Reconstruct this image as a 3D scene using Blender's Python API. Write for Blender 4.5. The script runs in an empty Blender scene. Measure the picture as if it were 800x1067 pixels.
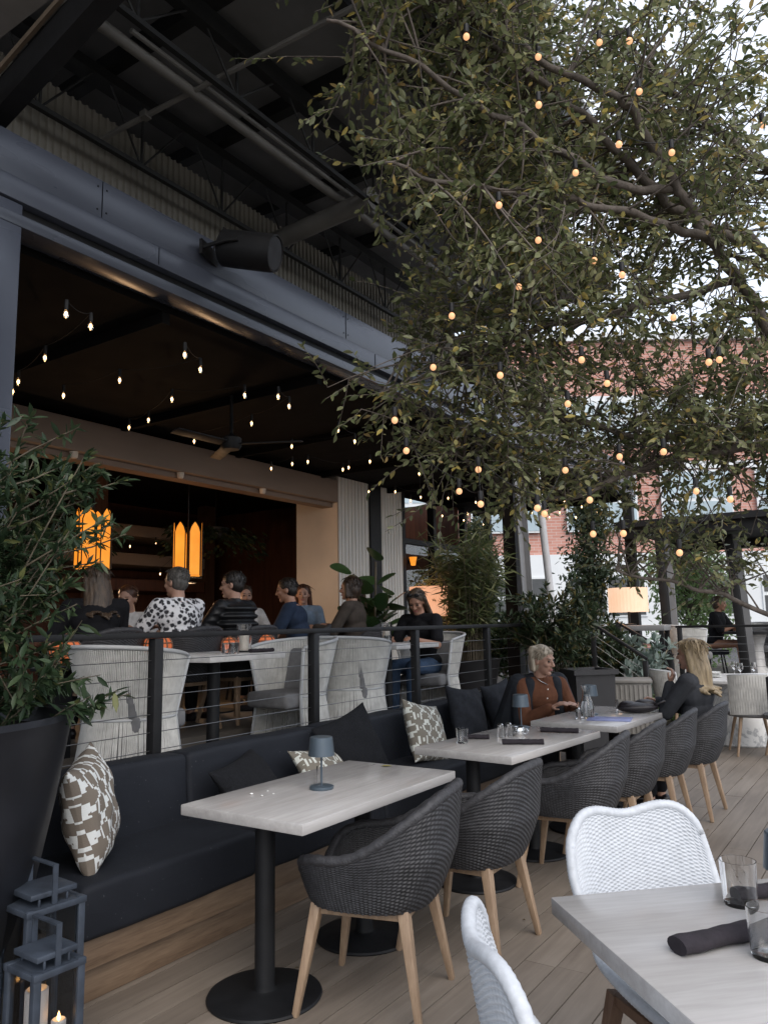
import bpy, bmesh, math, random
import numpy as np
from math import sin, cos, pi, radians, sqrt, atan2
from mathutils import Vector, Matrix
random.seed(7)
RNG = np.random.default_rng(11)
SC = bpy.context.scene
COL = SC.collection

# ------------------------------------------------------------------ camera
CAM_H = 1.46
PITCH, ROLL, YAW = radians(8.3), radians(1.1), radians(33.6)
cd = bpy.data.cameras.new('camera'); cam = bpy.data.objects.new('camera', cd); COL.objects.link(cam)
fw = Vector((-sin(YAW)*cos(PITCH), cos(YAW)*cos(PITCH), sin(PITCH)))
r0 = Vector((cos(YAW), sin(YAW), 0)); u0 = r0.cross(fw)
rr = r0*cos(ROLL) - u0*sin(ROLL); uu = u0*cos(ROLL) + r0*sin(ROLL)
cam.matrix_world = Matrix(((rr.x, uu.x, -fw.x, 0), (rr.y, uu.y, -fw.y, 0), (rr.z, uu.z, -fw.z, CAM_H), (0, 0, 0, 1)))
cd.sensor_width = 36; cd.lens = 27.0; cd.clip_end = 500; cd.clip_start = 0.05
SC.camera = cam

# ------------------------------------------------------------------ light
SUN_EL, SUN_AZ = radians(42), radians(-35)      # azimuth measured from +X towards +Y
w = bpy.data.worlds.new('World'); SC.world = w; w.use_nodes = True
nt = w.node_tree; bg = nt.nodes['Background']
sky = nt.nodes.new('ShaderNodeTexSky'); sky.sky_type = 'NISHITA'; sky.sun_disc = False
sky.sun_elevation = SUN_EL; sky.sun_rotation = pi/2 - SUN_AZ
sky.air_density = 1.0; sky.dust_density = 2.0; sky.ozone_density = 1.0
tcw = nt.nodes.new('ShaderNodeTexCoord'); cl = nt.nodes.new('ShaderNodeTexNoise'); cl.inputs['Scale'].default_value = 2.2; cl.inputs['Detail'].default_value = 6
nt.links.new(tcw.outputs['Generated'], cl.inputs['Vector'])
cm = nt.nodes.new('ShaderNodeMapRange'); cm.inputs[1].default_value = .3; cm.inputs[2].default_value = .7; cm.inputs[3].default_value = .55; cm.inputs[4].default_value = .9
nt.links.new(cl.outputs[0], cm.inputs[0])
mixw = nt.nodes.new('ShaderNodeMixRGB'); mixw.inputs[2].default_value = (4.7, 5.0, 5.6, 1)        # thin overcast over the clear sky
nt.links.new(cm.outputs[0], mixw.inputs[0]); nt.links.new(sky.outputs[0], mixw.inputs[1]); nt.links.new(mixw.outputs[0], bg.inputs[0]); bg.inputs[1].default_value = 0.13
ld = bpy.data.lights.new('sun', 'SUN'); ld.energy = 0.9; ld.angle = radians(60); ld.color = (1, .93, .84)
sun = bpy.data.objects.new('sun', ld); COL.objects.link(sun)
sd = Vector((cos(SUN_EL)*cos(SUN_AZ), cos(SUN_EL)*sin(SUN_AZ), sin(SUN_EL)))
sun.rotation_euler = sd.to_track_quat('Z', 'Y').to_euler()
SC.view_settings.view_transform = 'Standard'; SC.view_settings.look = 'None'
SC.view_settings.exposure = 1.15; SC.view_settings.gamma = 1
SC.cycles.use_denoising = True
SC.cycles.max_bounces = 6; SC.cycles.transparent_max_bounces = 12
SC.cycles.sample_clamp_indirect = 4

# ------------------------------------------------------------------ mesh builder
class MB:
    def __init__(s): s.v = []; s.f = []
    def add(s, V, F):
        n = len(s.v); s.v.extend([tuple(p) for p in V]); s.f.extend([tuple(i+n for i in q) for q in F]); return s
    def box(s, c, d, rz=0, R=None):
        M = R if R is not None else Matrix.Rotation(rz, 3, 'Z')
        V = []
        for z in (-1, 1):
            for y in (-1, 1):
                for x in (-1, 1):
                    V.append(M @ Vector((x*d[0]/2, y*d[1]/2, z*d[2]/2)) + Vector(c))
        return s.add(V, [(0, 2, 3, 1), (4, 5, 7, 6), (0, 1, 5, 4), (2, 6, 7, 3), (0, 4, 6, 2), (1, 3, 7, 5)])
    def bb(s, a, b):
        return s.box([(a[i]+b[i])/2 for i in range(3)], [abs(b[i]-a[i]) for i in range(3)])
    def beam(s, p0, p1, w, h, w1=None, h1=None, up=(0, 0, 1)):
        p0, p1 = Vector(p0), Vector(p1); t = (p1-p0).normalized(); u = Vector(up)
        if abs(t.dot(u)) > .95: u = Vector((1, 0, 0))
        a = t.cross(u).normalized(); b = a.cross(t).normalized(); V = []
        w1 = w if w1 is None else w1; h1 = h if h1 is None else h1
        for p, W, H_ in ((p0, w, h), (p1, w1, h1)):
            for i, j in ((-1, -1), (1, -1), (1, 1), (-1, 1)): V.append(p + a*i*W/2 + b*j*H_/2)
        return s.add(V, [(3, 2, 1, 0), (4, 5, 6, 7), (0, 1, 5, 4), (1, 2, 6, 5), (2, 3, 7, 6), (3, 0, 4, 7)])
    def tube(s, pts, r, n=8, cap=True, closed=False):
        P = [Vector(p) for p in pts]; m = len(P)
        R = [r]*m if not hasattr(r, '__len__') else r
        V = []; prev = None
        for i in range(m):
            if closed: t = P[(i+1) % m]-P[i-1]
            else: t = P[min(i+1, m-1)]-P[max(i-1, 0)]
            if t.length < 1e-9: t = Vector((0, 0, 1))
            t.normalize()
            if prev is None:
                a = t.cross(Vector((0, 0, 1)))
                if a.length < 1e-3: a = t.cross(Vector((1, 0, 0)))
            else: a = prev - t*prev.dot(t)
            if a.length < 1e-6: a = t.orthogonal()
            a.normalize(); prev = a; b = t.cross(a)
            for k in range(n):
                q = 2*pi*k/n; V.append(P[i] + (a*cos(q)+b*sin(q))*R[i])
        F = []
        for i in range(m if closed else m-1):
            j = (i+1) % m
            for k in range(n): F.append((i*n+k, i*n+(k+1) % n, j*n+(k+1) % n, j*n+k))
        if cap and not closed:
            F.append(tuple(range(n))[::-1]); F.append(tuple((m-1)*n+k for k in range(n)))
        return s.add(V, F)
    def capsule(s, p0, p1, r0, r1, n=12):
        p0, p1 = Vector(p0), Vector(p1); t = (p1-p0)
        if t.length < 1e-6: t = Vector((0, 0, 1e-5))
        t.normalize(); pts = []; rs = []
        for k in range(5):
            q = pi/2*(1-k/4); pts.append(p0 - t*r0*sin(q)); rs.append(max(r0*cos(q), 1e-4))
        for k in range(5):
            q = pi/2*k/4; pts.append(p1 + t*r1*sin(q)); rs.append(max(r1*cos(q), 1e-4))
        return s.tube(pts, rs, n)
    def lathe(s, prof, c=(0, 0, 0), n=32, ax=None):
        c = Vector(c); V = []; F = []
        for r, z in prof:
            for k in range(n):
                q = 2*pi*k/n; p = Vector((r*cos(q), r*sin(q), z))
                V.append((ax @ p if ax else p) + c)
        for i in range(len(prof)-1):
            for k in range(n): F.append((i*n+k, i*n+(k+1) % n, (i+1)*n+(k+1) % n, (i+1)*n+k))
        if prof[0][0] > 1e-5: F.append(tuple(range(n))[::-1])
        if prof[-1][0] > 1e-5: F.append(tuple((len(prof)-1)*n+k for k in range(n)))
        return s.add(V, F)
    def ell(s, c, r, R=None, nu=20, nv=12):
        c = Vector(c); V = []; F = []
        for j in range(nv+1):
            th = pi*j/nv
            for i in range(nu):
                ph = 2*pi*i/nu; p = Vector((r[0]*max(sin(th), 1e-3)*cos(ph), r[1]*max(sin(th), 1e-3)*sin(ph), -r[2]*cos(th)))
                V.append((R @ p if R else p) + c)
        for j in range(nv):
            for i in range(nu): F.append((j*nu+i, j*nu+(i+1) % nu, (j+1)*nu+(i+1) % nu, (j+1)*nu+i))
        F.append(tuple(range(nu))[::-1]); F.append(tuple(nv*nu+i for i in range(nu)))
        return s.add(V, F)
    def build(s, name, mat, parent=None, smooth=35, bevel=0, seg=2, world=False):
        me = bpy.data.meshes.new(name)
        V = s.v
        if world and parent is not None:
            o = parent.location; V = [(p[0]-o.x, p[1]-o.y, p[2]-o.z) for p in V]
        me.from_pydata(V, [], s.f)
        if bevel:
            bm = bmesh.new(); bm.from_mesh(me)
            ed = [e for e in bm.edges if len(e.link_faces) == 2 and e.calc_face_angle(0) > radians(50)]
            bmesh.ops.bevel(bm, geom=ed, offset=bevel, segments=seg, profile=.5, affect='EDGES', clamp_overlap=True)
            bm.to_mesh(me); bm.free()
        return link(name, me, mat, parent, smooth)

def link(name, me, mat, parent=None, smooth=35):
    if mat: me.materials.append(mat)
    if smooth:
        me.polygons.foreach_set('use_smooth', [True]*len(me.polygons))
        if smooth < 180:
            try: me.set_sharp_from_angle(angle=radians(smooth))
            except Exception: pass
    me.update()
    o = bpy.data.objects.new(name, me); COL.objects.link(o)
    if parent: o.parent = parent
    return o

def tag(o, label=None, cat=None, group=None, kind=None):
    if label: o['label'] = label
    if cat: o['category'] = cat
    if group: o['group'] = group
    if kind: o['kind'] = kind
    return o
def thing(name, label, cat, loc=(0, 0, 0), rz=0, group=None):
    o = bpy.data.objects.new(name, None); COL.objects.link(o)
    o.location = loc; o.rotation_euler = (0, 0, rz); o.empty_display_size = .1
    return tag(o, label, cat, group)
def dup(root, loc, rz, label=None, group=None, scale=None):
    def cp(o, par):
        c = o.copy(); COL.objects.link(c)
        if par: c.parent = par
        for ch in list(o.children): cp(ch, c)
        return c
    r = cp(root, None); r.location = loc; r.rotation_euler = (0, 0, rz)
    if label: r['label'] = label
    if group: r['group'] = group
    if scale: r.scale = (scale,)*3
    return r
def V3(*a): return Vector(a)

# ------------------------------------------------------------------ materials
class X:                                        # tiny node-expression helper
    def __init__(s, nt, k): s.nt = nt; s.k = k
    def op(s, o, b=None, c=None):
        n = s.nt.nodes.new('ShaderNodeMath'); n.operation = o
        for i, q in enumerate((s, b, c)):
            if q is None: continue
            if isinstance(q, X): s.nt.links.new(q.k, n.inputs[i])
            else: n.inputs[i].default_value = q
        return X(s.nt, n.outputs[0])
    def __add__(s, b): return s.op('ADD', b)
    def __sub__(s, b): return s.op('SUBTRACT', b)
    def __mul__(s, b): return s.op('MULTIPLY', b)
    def frac(s): return s.op('FRACT')
    def floor(s): return s.op('FLOOR')
    def abs(s): return s.op('ABSOLUTE')
    def lt(s, b): return s.op('LESS_THAN', b)
    def gt(s, b): return s.op('GREATER_THAN', b)
    def mx(s, b): return s.op('MAXIMUM', b)
    def mn(s, b): return s.op('MINIMUM', b)

def new_mat(name):
    m = bpy.data.materials.new(name); m.use_nodes = True
    nt = m.node_tree; return m, nt, nt.nodes['Principled BSDF']
def coord(nt, what='Object', scale=(1, 1, 1), rot=(0, 0, 0)):
    tc = nt.nodes.new('ShaderNodeTexCoord'); mp = nt.nodes.new('ShaderNodeMapping')
    nt.links.new(tc.outputs[what], mp.inputs[0]); mp.inputs['Scale'].default_value = scale; mp.inputs['Rotation'].default_value = rot
    return mp.outputs[0]
def noise(nt, vec, scale, detail=4, rough=.55, dist=0):
    n = nt.nodes.new('ShaderNodeTexNoise'); n.inputs['Scale'].default_value = scale; n.inputs['Detail'].default_value = detail
    n.inputs['Roughness'].default_value = rough; n.inputs['Distortion'].default_value = dist
    if vec is not None: nt.links.new(vec, n.inputs['Vector'])
    return X(nt, n.outputs[0])
def ramp(nt, fac, stops):
    r = nt.nodes.new('ShaderNodeValToRGB'); e = r.color_ramp.elements
    while len(e) < len(stops): e.new(.5)
    for i, (p, c) in enumerate(stops): e[i].position = p; e[i].color = (*c, 1)
    nt.links.new(fac.k if isinstance(fac, X) else fac, r.inputs[0]); return r.outputs[0]
def bump(nt, b, h, strength, dist=.01):
    n = nt.nodes.new('ShaderNodeBump'); n.inputs['Strength'].default_value = strength; n.inputs['Distance'].default_value = dist
    nt.links.new(h.k if isinstance(h, X) else h, n.inputs['Height']); nt.links.new(n.outputs[0], b.inputs['Normal'])
def sc3(c, k): return tuple(min(1, x*k) for x in c)
def mat(name, c, rough=.6, var=.18, scale=6, stretch=(1, 1, 1), bmp=0, bscale=60, bdist=.004, metal=0, spec=.5, c2=None, where='Object', detail=5, rvar=.1):
    m, nt, b = new_mat(name)
    v = coord(nt, where, stretch); n = noise(nt, v, scale, detail)
    nt.links.new(ramp(nt, n, [(.3, sc3(c, 1-var)), (.7, c2 or sc3(c, 1+var))]), b.inputs['Base Color'])
    n2 = noise(nt, v, scale*2.3, 3)
    nt.links.new((n2*(2*rvar)+(rough-rvar)).k, b.inputs['Roughness'])
    b.inputs['Metallic'].default_value = metal; b.inputs['Specular IOR Level'].default_value = spec
    if bmp: bump(nt, b, noise(nt, v, bscale, 3), bmp, bdist)
    return m
EXPF = 2**SC.view_settings.exposure
def emis(name, c, s, sampling=None):
    m, nt, b = new_mat(name); b.inputs['Base Color'].default_value = (*sc3(c, .6), 1)
    b.inputs['Emission Color'].default_value = (*c, 1); b.inputs['Emission Strength'].default_value = s/EXPF
    if sampling:
        try: m.cycles.emission_sampling = sampling
        except Exception: pass
    return m
def glass(name, c=(1, 1, 1), rough=0.0):
    m, nt, b = new_mat(name); b.inputs['Base Color'].default_value = (*c, 1)
    b.inputs['Transmission Weight'].default_value = 1; b.inputs['Roughness'].default_value = rough; b.inputs['IOR'].default_value = 1.45
    return m
def woodmat(name, dark, light, axis='y', scale=3, rough=.6, bmp=.15, knots=.6):
    m, nt, b = new_mat(name)
    st = {'x': (.12, 1.6, 1.6), 'y': (1.6, .12, 1.6), 'z': (1.6, 1.6, .12)}[axis]
    v = coord(nt, 'Object', st)
    n = noise(nt, v, scale*4, 6, .6, knots); n2 = noise(nt, v, scale*22, 3, .6, .2)
    f = n*.62 + n2*.38
    nt.links.new(ramp(nt, f, [(.33, dark), (.52, tuple((a+c)/2 for a, c in zip(dark, light))), (.68, light)]), b.inputs['Base Color'])
    b.inputs['Roughness'].default_value = rough
    if bmp: bump(nt, b, f, bmp, .003)
    return m
def leafmat(name, stops, trans=.3, rough=.45):
    m, nt, b = new_mat(name)
    g = nt.nodes.new('ShaderNodeNewGeometry')
    colr = ramp(nt, g.outputs['Random Per Island'], stops)
    nt.links.new(colr, b.inputs['Base Color']); b.inputs['Roughness'].default_value = rough
    b.inputs['Specular IOR Level'].default_value = .4
    t = nt.nodes.new('ShaderNodeBsdfTranslucent'); nt.links.new(colr, t.inputs[0])
    mx = nt.nodes.new('ShaderNodeMixShader'); mx.inputs[0].default_value = trans
    nt.links.new(b.outputs[0], mx.inputs[1]); nt.links.new(t.outputs[0], mx.inputs[2])
    nt.links.new(mx.outputs[0], nt.nodes['Material Output'].inputs[0])
    return m

def deckmat():
    m, nt, b = new_mat('deck_boards')
    g = nt.nodes.new('ShaderNodeNewGeometry'); ri = X(nt, g.outputs['Random Per Island'])
    v = coord(nt, 'Object', (1.5, .1, 1))
    n = noise(nt, v, 16, 6, .65, .5); n2 = noise(nt, coord(nt), 1.3, 5, .6); n3 = noise(nt, coord(nt), 40, 2)
    f = n*.5 + ri*.14 + n2*.45 - .06
    nt.links.new(ramp(nt, f, [(.25, (.120, .097, .078)), (.5, (.20, .167, .136)), (.75, (.29, .248, .207))]), b.inputs['Base Color'])
    nt.links.new((n2*.3+.42).k, b.inputs['Roughness'])
    bump(nt, b, n+n3*.4, .25, .003)
    return m
def tablemat():
    m, nt, b = new_mat('pale_oak_laminate')
    v = coord(nt, 'Object', (1.8, .14, 1.8)); n = noise(nt, v, 10, 6, .6, .4); n2 = noise(nt, v, 55, 3); n3 = noise(nt, coord(nt), 3, 4)
    f = n*.55+n2*.25+n3*.2
    nt.links.new(ramp(nt, f, [(.34, (.36, .345, .335)), (.5, (.43, .415, .405)), (.66, (.50, .485, .475))]), b.inputs['Base Color'])
    nt.links.new((n3*.18+.09).k, b.inputs['Roughness']); bump(nt, b, n2, .05, .001)
    return m
def ikatmat(name, taupe, white, ku=3.0, kv=4.0, q=34.0):
    m, nt, b = new_mat(name)
    tc = nt.nodes.new('ShaderNodeTexCoord'); sp = nt.nodes.new('ShaderNodeSeparateXYZ'); nt.links.new(tc.outputs['UV'], sp.inputs[0])
    u = (X(nt, sp.outputs[0])*q).floor()*(1/q); v = (X(nt, sp.outputs[1])*q).floor()*(1/q)
    wob = noise(nt, coord(nt, 'UV', (9, 9, 9)), 1.5, 2)
    f = ((u*ku).frac()-.5).abs()*2                      # 0 centre of a column, 1 at its border
    g = ((v*kv).frac()-.5).abs()*2
    step = g.gt(.55)*.30 + g.gt(.8)*.18
    line = ((f-.42-step) + (wob-.5)*.3).abs().lt(.15)
    g2 = ((v*(kv*2)).frac()-.5).abs()*2
    core = f.lt(.17)*g2.gt(.5)*g.lt(.75)
    wv = (line+core).mn(1.0)
    spk = noise(nt, coord(nt, 'UV', (70, 70, 70)), 2, 2)
    mixc = ramp(nt, wv*.75+spk*.25, [(.3, sc3(taupe, .8)), (.44, sc3(taupe, 1.2)), (.62, sc3(white, .85)), (.9, white)])
    nt.links.new(mixc, b.inputs['Base Color']); b.inputs['Roughness'].default_value = .9
    bump(nt, b, spk+wv*.4, .5, .004)
    return m
def brickmat():
    m, nt, b = new_mat('red_brick')
    br = nt.nodes.new('ShaderNodeTexBrick'); nt.links.new(coord(nt, 'Object', (1, 1, 1), (pi/2, 0, 0)), br.inputs['Vector'])
    br.inputs['Scale'].default_value = 1; br.inputs['Brick Width'].default_value = .5; br.inputs['Row Height'].default_value = .16; br.inputs['Mortar Size'].default_value = .012
    br.inputs['Color1'].default_value = (.42, .19, .145, 1); br.inputs['Color2'].default_value = (.50, .26, .21, 1); br.inputs['Mortar'].default_value = (.5, .42, .38, 1)
    nt.links.new(br.outputs[0], b.inputs['Base Color']); b.inputs['Roughness'].default_value = .9
    return m
def floralmat():
    m, nt, b = new_mat('floral_shirt_cloth')
    vo = nt.nodes.new('ShaderNodeTexVoronoi'); vo.inputs['Scale'].default_value = 26; nt.links.new(coord(nt), vo.inputs['Vector'])
    n = noise(nt, coord(nt), 34, 3, .6, .6)
    f = X(nt, vo.outputs['Distance'])*.7+n*.5
    nt.links.new(ramp(nt, f, [(.53, (.025, .025, .03)), (.58, (.3, .3, .32)), (.64, (.72, .72, .74))]), b.inputs['Base Color'])
    b.inputs['Roughness'].default_value = .85; return m
def marblemat():
    m, nt, b = new_mat('pale_marble')
    n = noise(nt, coord(nt, 'Object', (1, 1, .6)), 3.2, 8, .6, 1.8)
    nt.links.new(ramp(nt, n, [(.38, (.6, .6, .6)), (.48, (.32, .33, .34)), (.53, (.62, .62, .61)), (.8, (.72, .71, .7))]), b.inputs['Base Color'])
    b.inputs['Roughness'].default_value = .35; return m
def deepglow(name, c0, c1, s, scale=3):
    m, nt, b = new_mat(name)
    n = noise(nt, coord(nt), scale, 3)
    cr = ramp(nt, n, [(.3, c0), (.7, c1)])
    nt.links.new(cr, b.inputs['Emission Color']); b.inputs['Emission Strength'].default_value = s/EXPF
    b.inputs['Base Color'].default_value = (*sc3(c1, .3), 1); return m

MT = {}
MT['deck'] = deckmat(); MT['table'] = tablemat(); MT['brick'] = brickmat(); MT['floral'] = floralmat(); MT['marble'] = marblemat()
MT['ground'] = mat('asphalt', (.05, .05, .052), .9, .3, 2)
MT['fascia'] = mat('painted_dark_steel', (.06, .068, .09), .27, .16, 1.2, bmp=.02, bscale=4, spec=.6, stretch=(1, .3, 1))
MT['fascia_lip'] = mat('painted_lip_steel', (.055, .062, .08), .27, .14, 2, spec=.6, stretch=(1, .3, 1))
MT['black_metal'] = mat('black_powder_coat', (.010, .010, .011), .55, .25, 9, spec=.35, bmp=.05, bscale=200, bdist=.001)
MT['black_base'] = mat('black_cast_iron', (.008, .0085, .01), .6, .35, 7, spec=.3, bmp=.15, bscale=90, bdist=.002)
MT['post_grey'] = mat('grey_column_paint', (.2, .2, .205), .5, .15, 2)
MT['post_white'] = mat('white_pipe_paint', (.5, .5, .51), .5, .15, 3)
MT['steel_dark'] = mat('dark_roof_steel', (.016, .016, .016), .6, .25, 3)
MT['steel_mid'] = mat('dusty_roof_steel', (.16, .152, .14), .6, .25, 3)
MT['duct'] = mat('dusty_duct_sheet', (.17, .162, .15), .5, .2, 4)
MT['roof_under'] = mat('dark_roof_panel', (.19, .19, .192), .75, .25, 1.5)
MT['corrugated'] = mat('beige_corrugated_sheet', (.21, .195, .165), .6, .14, 1.5, stretch=(1, 1, .2))
MT['rust_edge'] = mat('weathered_timber_edge', (.13, .095, .065), .8, .3, 6)
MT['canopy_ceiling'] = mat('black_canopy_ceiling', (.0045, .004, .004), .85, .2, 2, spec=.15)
MT['wood_panel'] = woodmat('red_brown_panelling', (.06, .022, .013), (.14, .055, .03), 'z', 2, .55, .1)
MT['interior_floor'] = mat('dark_interior_floor', (.03, .026, .022), .5, .3, 3)
MT['header'] = mat('taupe_header_plaster', (.27, .20, .155), .75, .12, 3, stretch=(1, .3, 1))
MT['cream'] = mat('cream_plaster', (.78, .68, .57), .8, .07, 2)
MT['ribbed'] = mat('white_ribbed_cladding', (.78, .745, .69), .7, .08, 2, stretch=(1, 1, .3))
MT['terrace'] = mat('terrace_boards', (.11, .095, .08), .7, .25, 3, stretch=(1, .2, 1))
MT['riser'] = mat('terrace_black_riser', (.02, .02, .02), .7, .2, 4)
MT['cable'] = mat('stainless_cable', (.22, .22, .22), .45, .1, 5, metal=1)
def canvas():
    m, nt, b = new_mat('navy_black_canvas'); v = coord(nt)
    n = noise(nt, v, 2.5, 5, .6, .6); sp = noise(nt, v, 70, 1); sm = noise(nt, coord(nt, 'Object', (5, 1.2, 5)), 2.2, 4, .7, 1.2)
    f = n*.30 + sp.gt(.76)*.30 + sm.gt(.68)*(sm-.68)*1.6
    nt.links.new(ramp(nt, f, [(.08, (.006, .008, .013)), (.22, (.011, .0135, .02)), (.34, (.03, .034, .042)), (.5, (.07, .075, .085))]), b.inputs['Base Color'])
    b.inputs['Roughness'].default_value = .75; b.inputs['Specular IOR Level'].default_value = .35
    bump(nt, b, noise(nt, v, 420, 2)*.25+n*1.2+sm*.8, .35, .006); return m
MT['navy'] = canvas()
MT['boucle'] = mat('charcoal_boucle', (.012, .013, .016), .95, .4, 90, bmp=1, bscale=260, bdist=.006, spec=.2)
MT['black_fab'] = mat('charcoal_linen', (.014, .016, .021), .9, .3, 30, bmp=.5, bscale=400, bdist=.002, spec=.25)
MT['oak'] = woodmat('bench_oak', (.11, .07, .044), (.23, .16, .105), 'y', 4.2, .55, .2, .8)
MT['teak'] = woodmat('pale_teak', (.22, .145, .09), (.38, .27, .18), 'z', 4, .55, .12)
MT['teak_brown'] = woodmat('brown_teak', (.10, .055, .035), (.18, .105, .065), 'z', 4, .55, .12)
MT['wicker'] = mat('charcoal_wicker', (.028, .028, .031), .55, .35, 30, spec=.45)
MT['wicker_rim'] = mat('charcoal_wicker_braid', (.034, .034, .038), .6, .3, 40, bmp=.6, bscale=120, bdist=.006)
MT['white_wicker'] = mat('white_wicker', (.50, .525, .56), .5, .06, 30)
MT['rope'] = mat('pale_grey_rope', (.58, .575, .55), .85, .16, 14, bmp=.4, bscale=300, bdist=.002)
MT['rope_frame'] = mat('pale_frame_paint', (.46, .47, .48), .6, .1, 6)
MT['grey_cushion'] = mat('grey_cushion', (.17, .17, .175), .9, .15, 20, bmp=.3, bscale=300, bdist=.001)
MT['stone_top'] = mat('pale_terrazzo', (.55, .54, .53), .4, .12, 16)
MT['lamp_metal'] = mat('slate_blue_lamp_metal', (.075, .10, .125), .38, .1, 8, metal=.3)
MT['lantern'] = mat('blue_grey_lantern_metal', (.045, .056, .075), .5, .35, 12, bmp=.2, bscale=50, bdist=.002, metal=.3)
MT['wax'] = mat('ivory_wax', (.72, .66, .58), .5, .05, 4); 
MT['planter'] = mat('black_planter_glaze', (.011, .012, .016), .42, .4, 3, bmp=.08, bscale=10)
MT['planter2'] = mat('dark_resin_planter', (.018, .018, .021), .5, .2, 5)
MT['soil'] = mat('potting_soil', (.02, .014, .01), .95, .4, 30, bmp=1, bscale=60, bdist=.02)
MT['glass'] = glass('clear_glass'); MT['pane'] = glass('window_glass', (.8, .86, .86)); MT['tint'] = glass('lantern_glass', (.75, .8, .85))
MT['water'] = glass('water_in_glass', (.95, .98, 1))
MT['napkin'] = mat('aubergine_napkin', (.018, .014, .019), .9, .3, 40, bmp=.4, bscale=300, bdist=.002)
MT['steel'] = mat('polished_steel', (.6, .6, .6), .2, .1, 5, metal=1)
MT['china'] = mat('white_china', (.75, .75, .73), .25, .05, 4)
MT['menu'] = mat('periwinkle_menu', (.17, .19, .42), .5, .3, 5, c2=(.32, .36, .62))
MT['bag'] = mat('black_leather', (.012, .009, .011), .42, .4, 12, bmp=.3, bscale=60, bdist=.004)
MT['ikat'] = ikatmat('taupe_ikat', (.22, .185, .15), (.70, .72, .71), 4.6, 4.2, 52); MT['ikat2'] = ikatmat('taupe_ikat_loose', (.22, .2, .165), (.6, .62, .58), 3.4, 5)
MT['bulb'] = emis('warm_bulb_glass', (1, .50, .25), .95, 'NONE'); MT['bulb_core'] = emis('bulb_filament', (1, .62, .28), 8, 'NONE')
MT['pend'] = deepglow('amber_pendant_panel', (1, .27, .018), (1, .38, .04), 1.0, 4)
MT['shade'] = deepglow('linen_shade_lit', (1, .60, .38), (1, .72, .52), .92, 3); MT['shade2'] = deepglow('peach_shade_lit', (1, .42, .21), (1, .54, .33), .8, 3)
MT['flame'] = emis('candle_flame', (1, .5, .15), 9); MT['wax_lit'] = emis('candle_wax_lit', (1, .62, .42), .10); MT['wax_lit'].node_tree.nodes['Principled BSDF'].inputs['Base Color'].default_value = (.72, .68, .62, 1)
MT['pumpkin'] = deepglow('orange_glow_lantern', (1, .19, .06), (1, .28, .10), .38, 18)
MT['bark'] = mat('grey_brown_bark', (.12, .10, .085), .9, .4, 14, stretch=(1, 1, .4), bmp=.8, bscale=40, bdist=.01)
MT['stem'] = mat('pale_twig', (.12, .10, .07), .8, .3, 14)
MT['green_stem'] = mat('green_stem', (.06, .075, .035), .7, .3, 14)
MT['leaf_tree'] = leafmat('elm_leaves', [(0, (.07, .09, .04)), (.35, (.145, .165, .075)), (.65, (.245, .26, .135)), (.90, (.33, .32, .16)), (.95, (.46, .37, .10)), (1, (.5, .36, .16))], .40, .34)
MT['leaf_shrub'] = leafmat('shrub_leaves', [(0, (.016, .034, .015)), (.5, (.032, .058, .027)), (.9, (.065, .095, .045)), (1, (.14, .15, .05))], .22, .45)
MT['leaf_ficus'] = leafmat('ficus_leaves', [(0, (.028, .06, .022)), (1, (.055, .10, .035))], .2, .3)
MT['leaf_grass'] = leafmat('bamboo_leaves', [(0, (.055, .08, .03)), (.6, (.12, .145, .06)), (1, (.22, .22, .10))], .4)
MT['leaf_bright'] = leafmat('bright_leaves', [(0, (.14, .24, .08)), (1, (.32, .42, .2))], .5)
MT['leaf_dark'] = leafmat('dark_leaves', [(0, (.022, .036, .019)), (.8, (.048, .07, .034)), (1, (.13, .10, .03))], .28)
MT['leaf_silver'] = leafmat('silver_leaves', [(0, (.12, .17, .15)), (1, (.27, .33, .30))], .2)
MT['white_paint'] = mat('white_facade_paint', (.62, .64, .65), .6, .06, .4)
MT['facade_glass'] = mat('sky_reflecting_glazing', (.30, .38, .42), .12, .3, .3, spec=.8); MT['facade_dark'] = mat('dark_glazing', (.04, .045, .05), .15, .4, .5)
MT['skin'] = mat('fair_skin', (.40, .23, .165), .5, .08, 8); MT['skin_tan'] = mat('tanned_skin', (.36, .19, .125), .5, .1, 8)
MT['eye'] = mat('dark_eye', (.02, .015, .012), .2); MT['lips'] = mat('lips', (.33, .11, .10), .45)

# ------------------------------------------------------------------ setting
ME = MB(); x = -3.44
ME_ = ME
x0 = -3.5
while x0 < 6:
    y = -3 + random.uniform(-2, 0)
    while y < 13:
        L = random.uniform(3.2, 4.9)
        ME.bb((x0+.003, y+.0015, -.028), (x0+.139, y+L-.0015, random.uniform(-.0006, .0006)))
        y += L
    x0 += .142
tag(ME.build('deck_floor', MT['deck'], smooth=0), kind='structure')
g = MB(); g.add([(-300, -300, -.06), (300, -300, -.06), (300, 300, -.06), (-300, 300, -.06)], [(0, 1, 2, 3)])
tag(g.build('ground', MT['ground'], smooth=0), kind='structure')
t = MB()                                      # raised terrace with its boards
x0 = -6.28
while x0 < -3.46:
    t.bb((x0, -3, .46), (min(x0+.139, -3.445), 18, .5)); x0 += .142
for k in range(48):
    yy = 11.42+k*.142; t.bb((-3.43, yy, .46), (6, yy+.139, .5))
tag(t.build('terrace_floor', MT['terrace'], smooth=0), kind='structure')
t = MB(); t.bb((-6.28, -3, -.05), (-3.47, 18, .455)); t.bb((-3.46, 11.46, -.05), (6, 18, .455))
tag(t.build('terrace_base', MT['riser'], smooth=0), kind='structure')
t = MB(); t.bb((-11.2, -1, .3), (-6.3, 11, .64)); tag(t.build('interior_floor', MT['interior_floor'], smooth=0), kind='structure')
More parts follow.
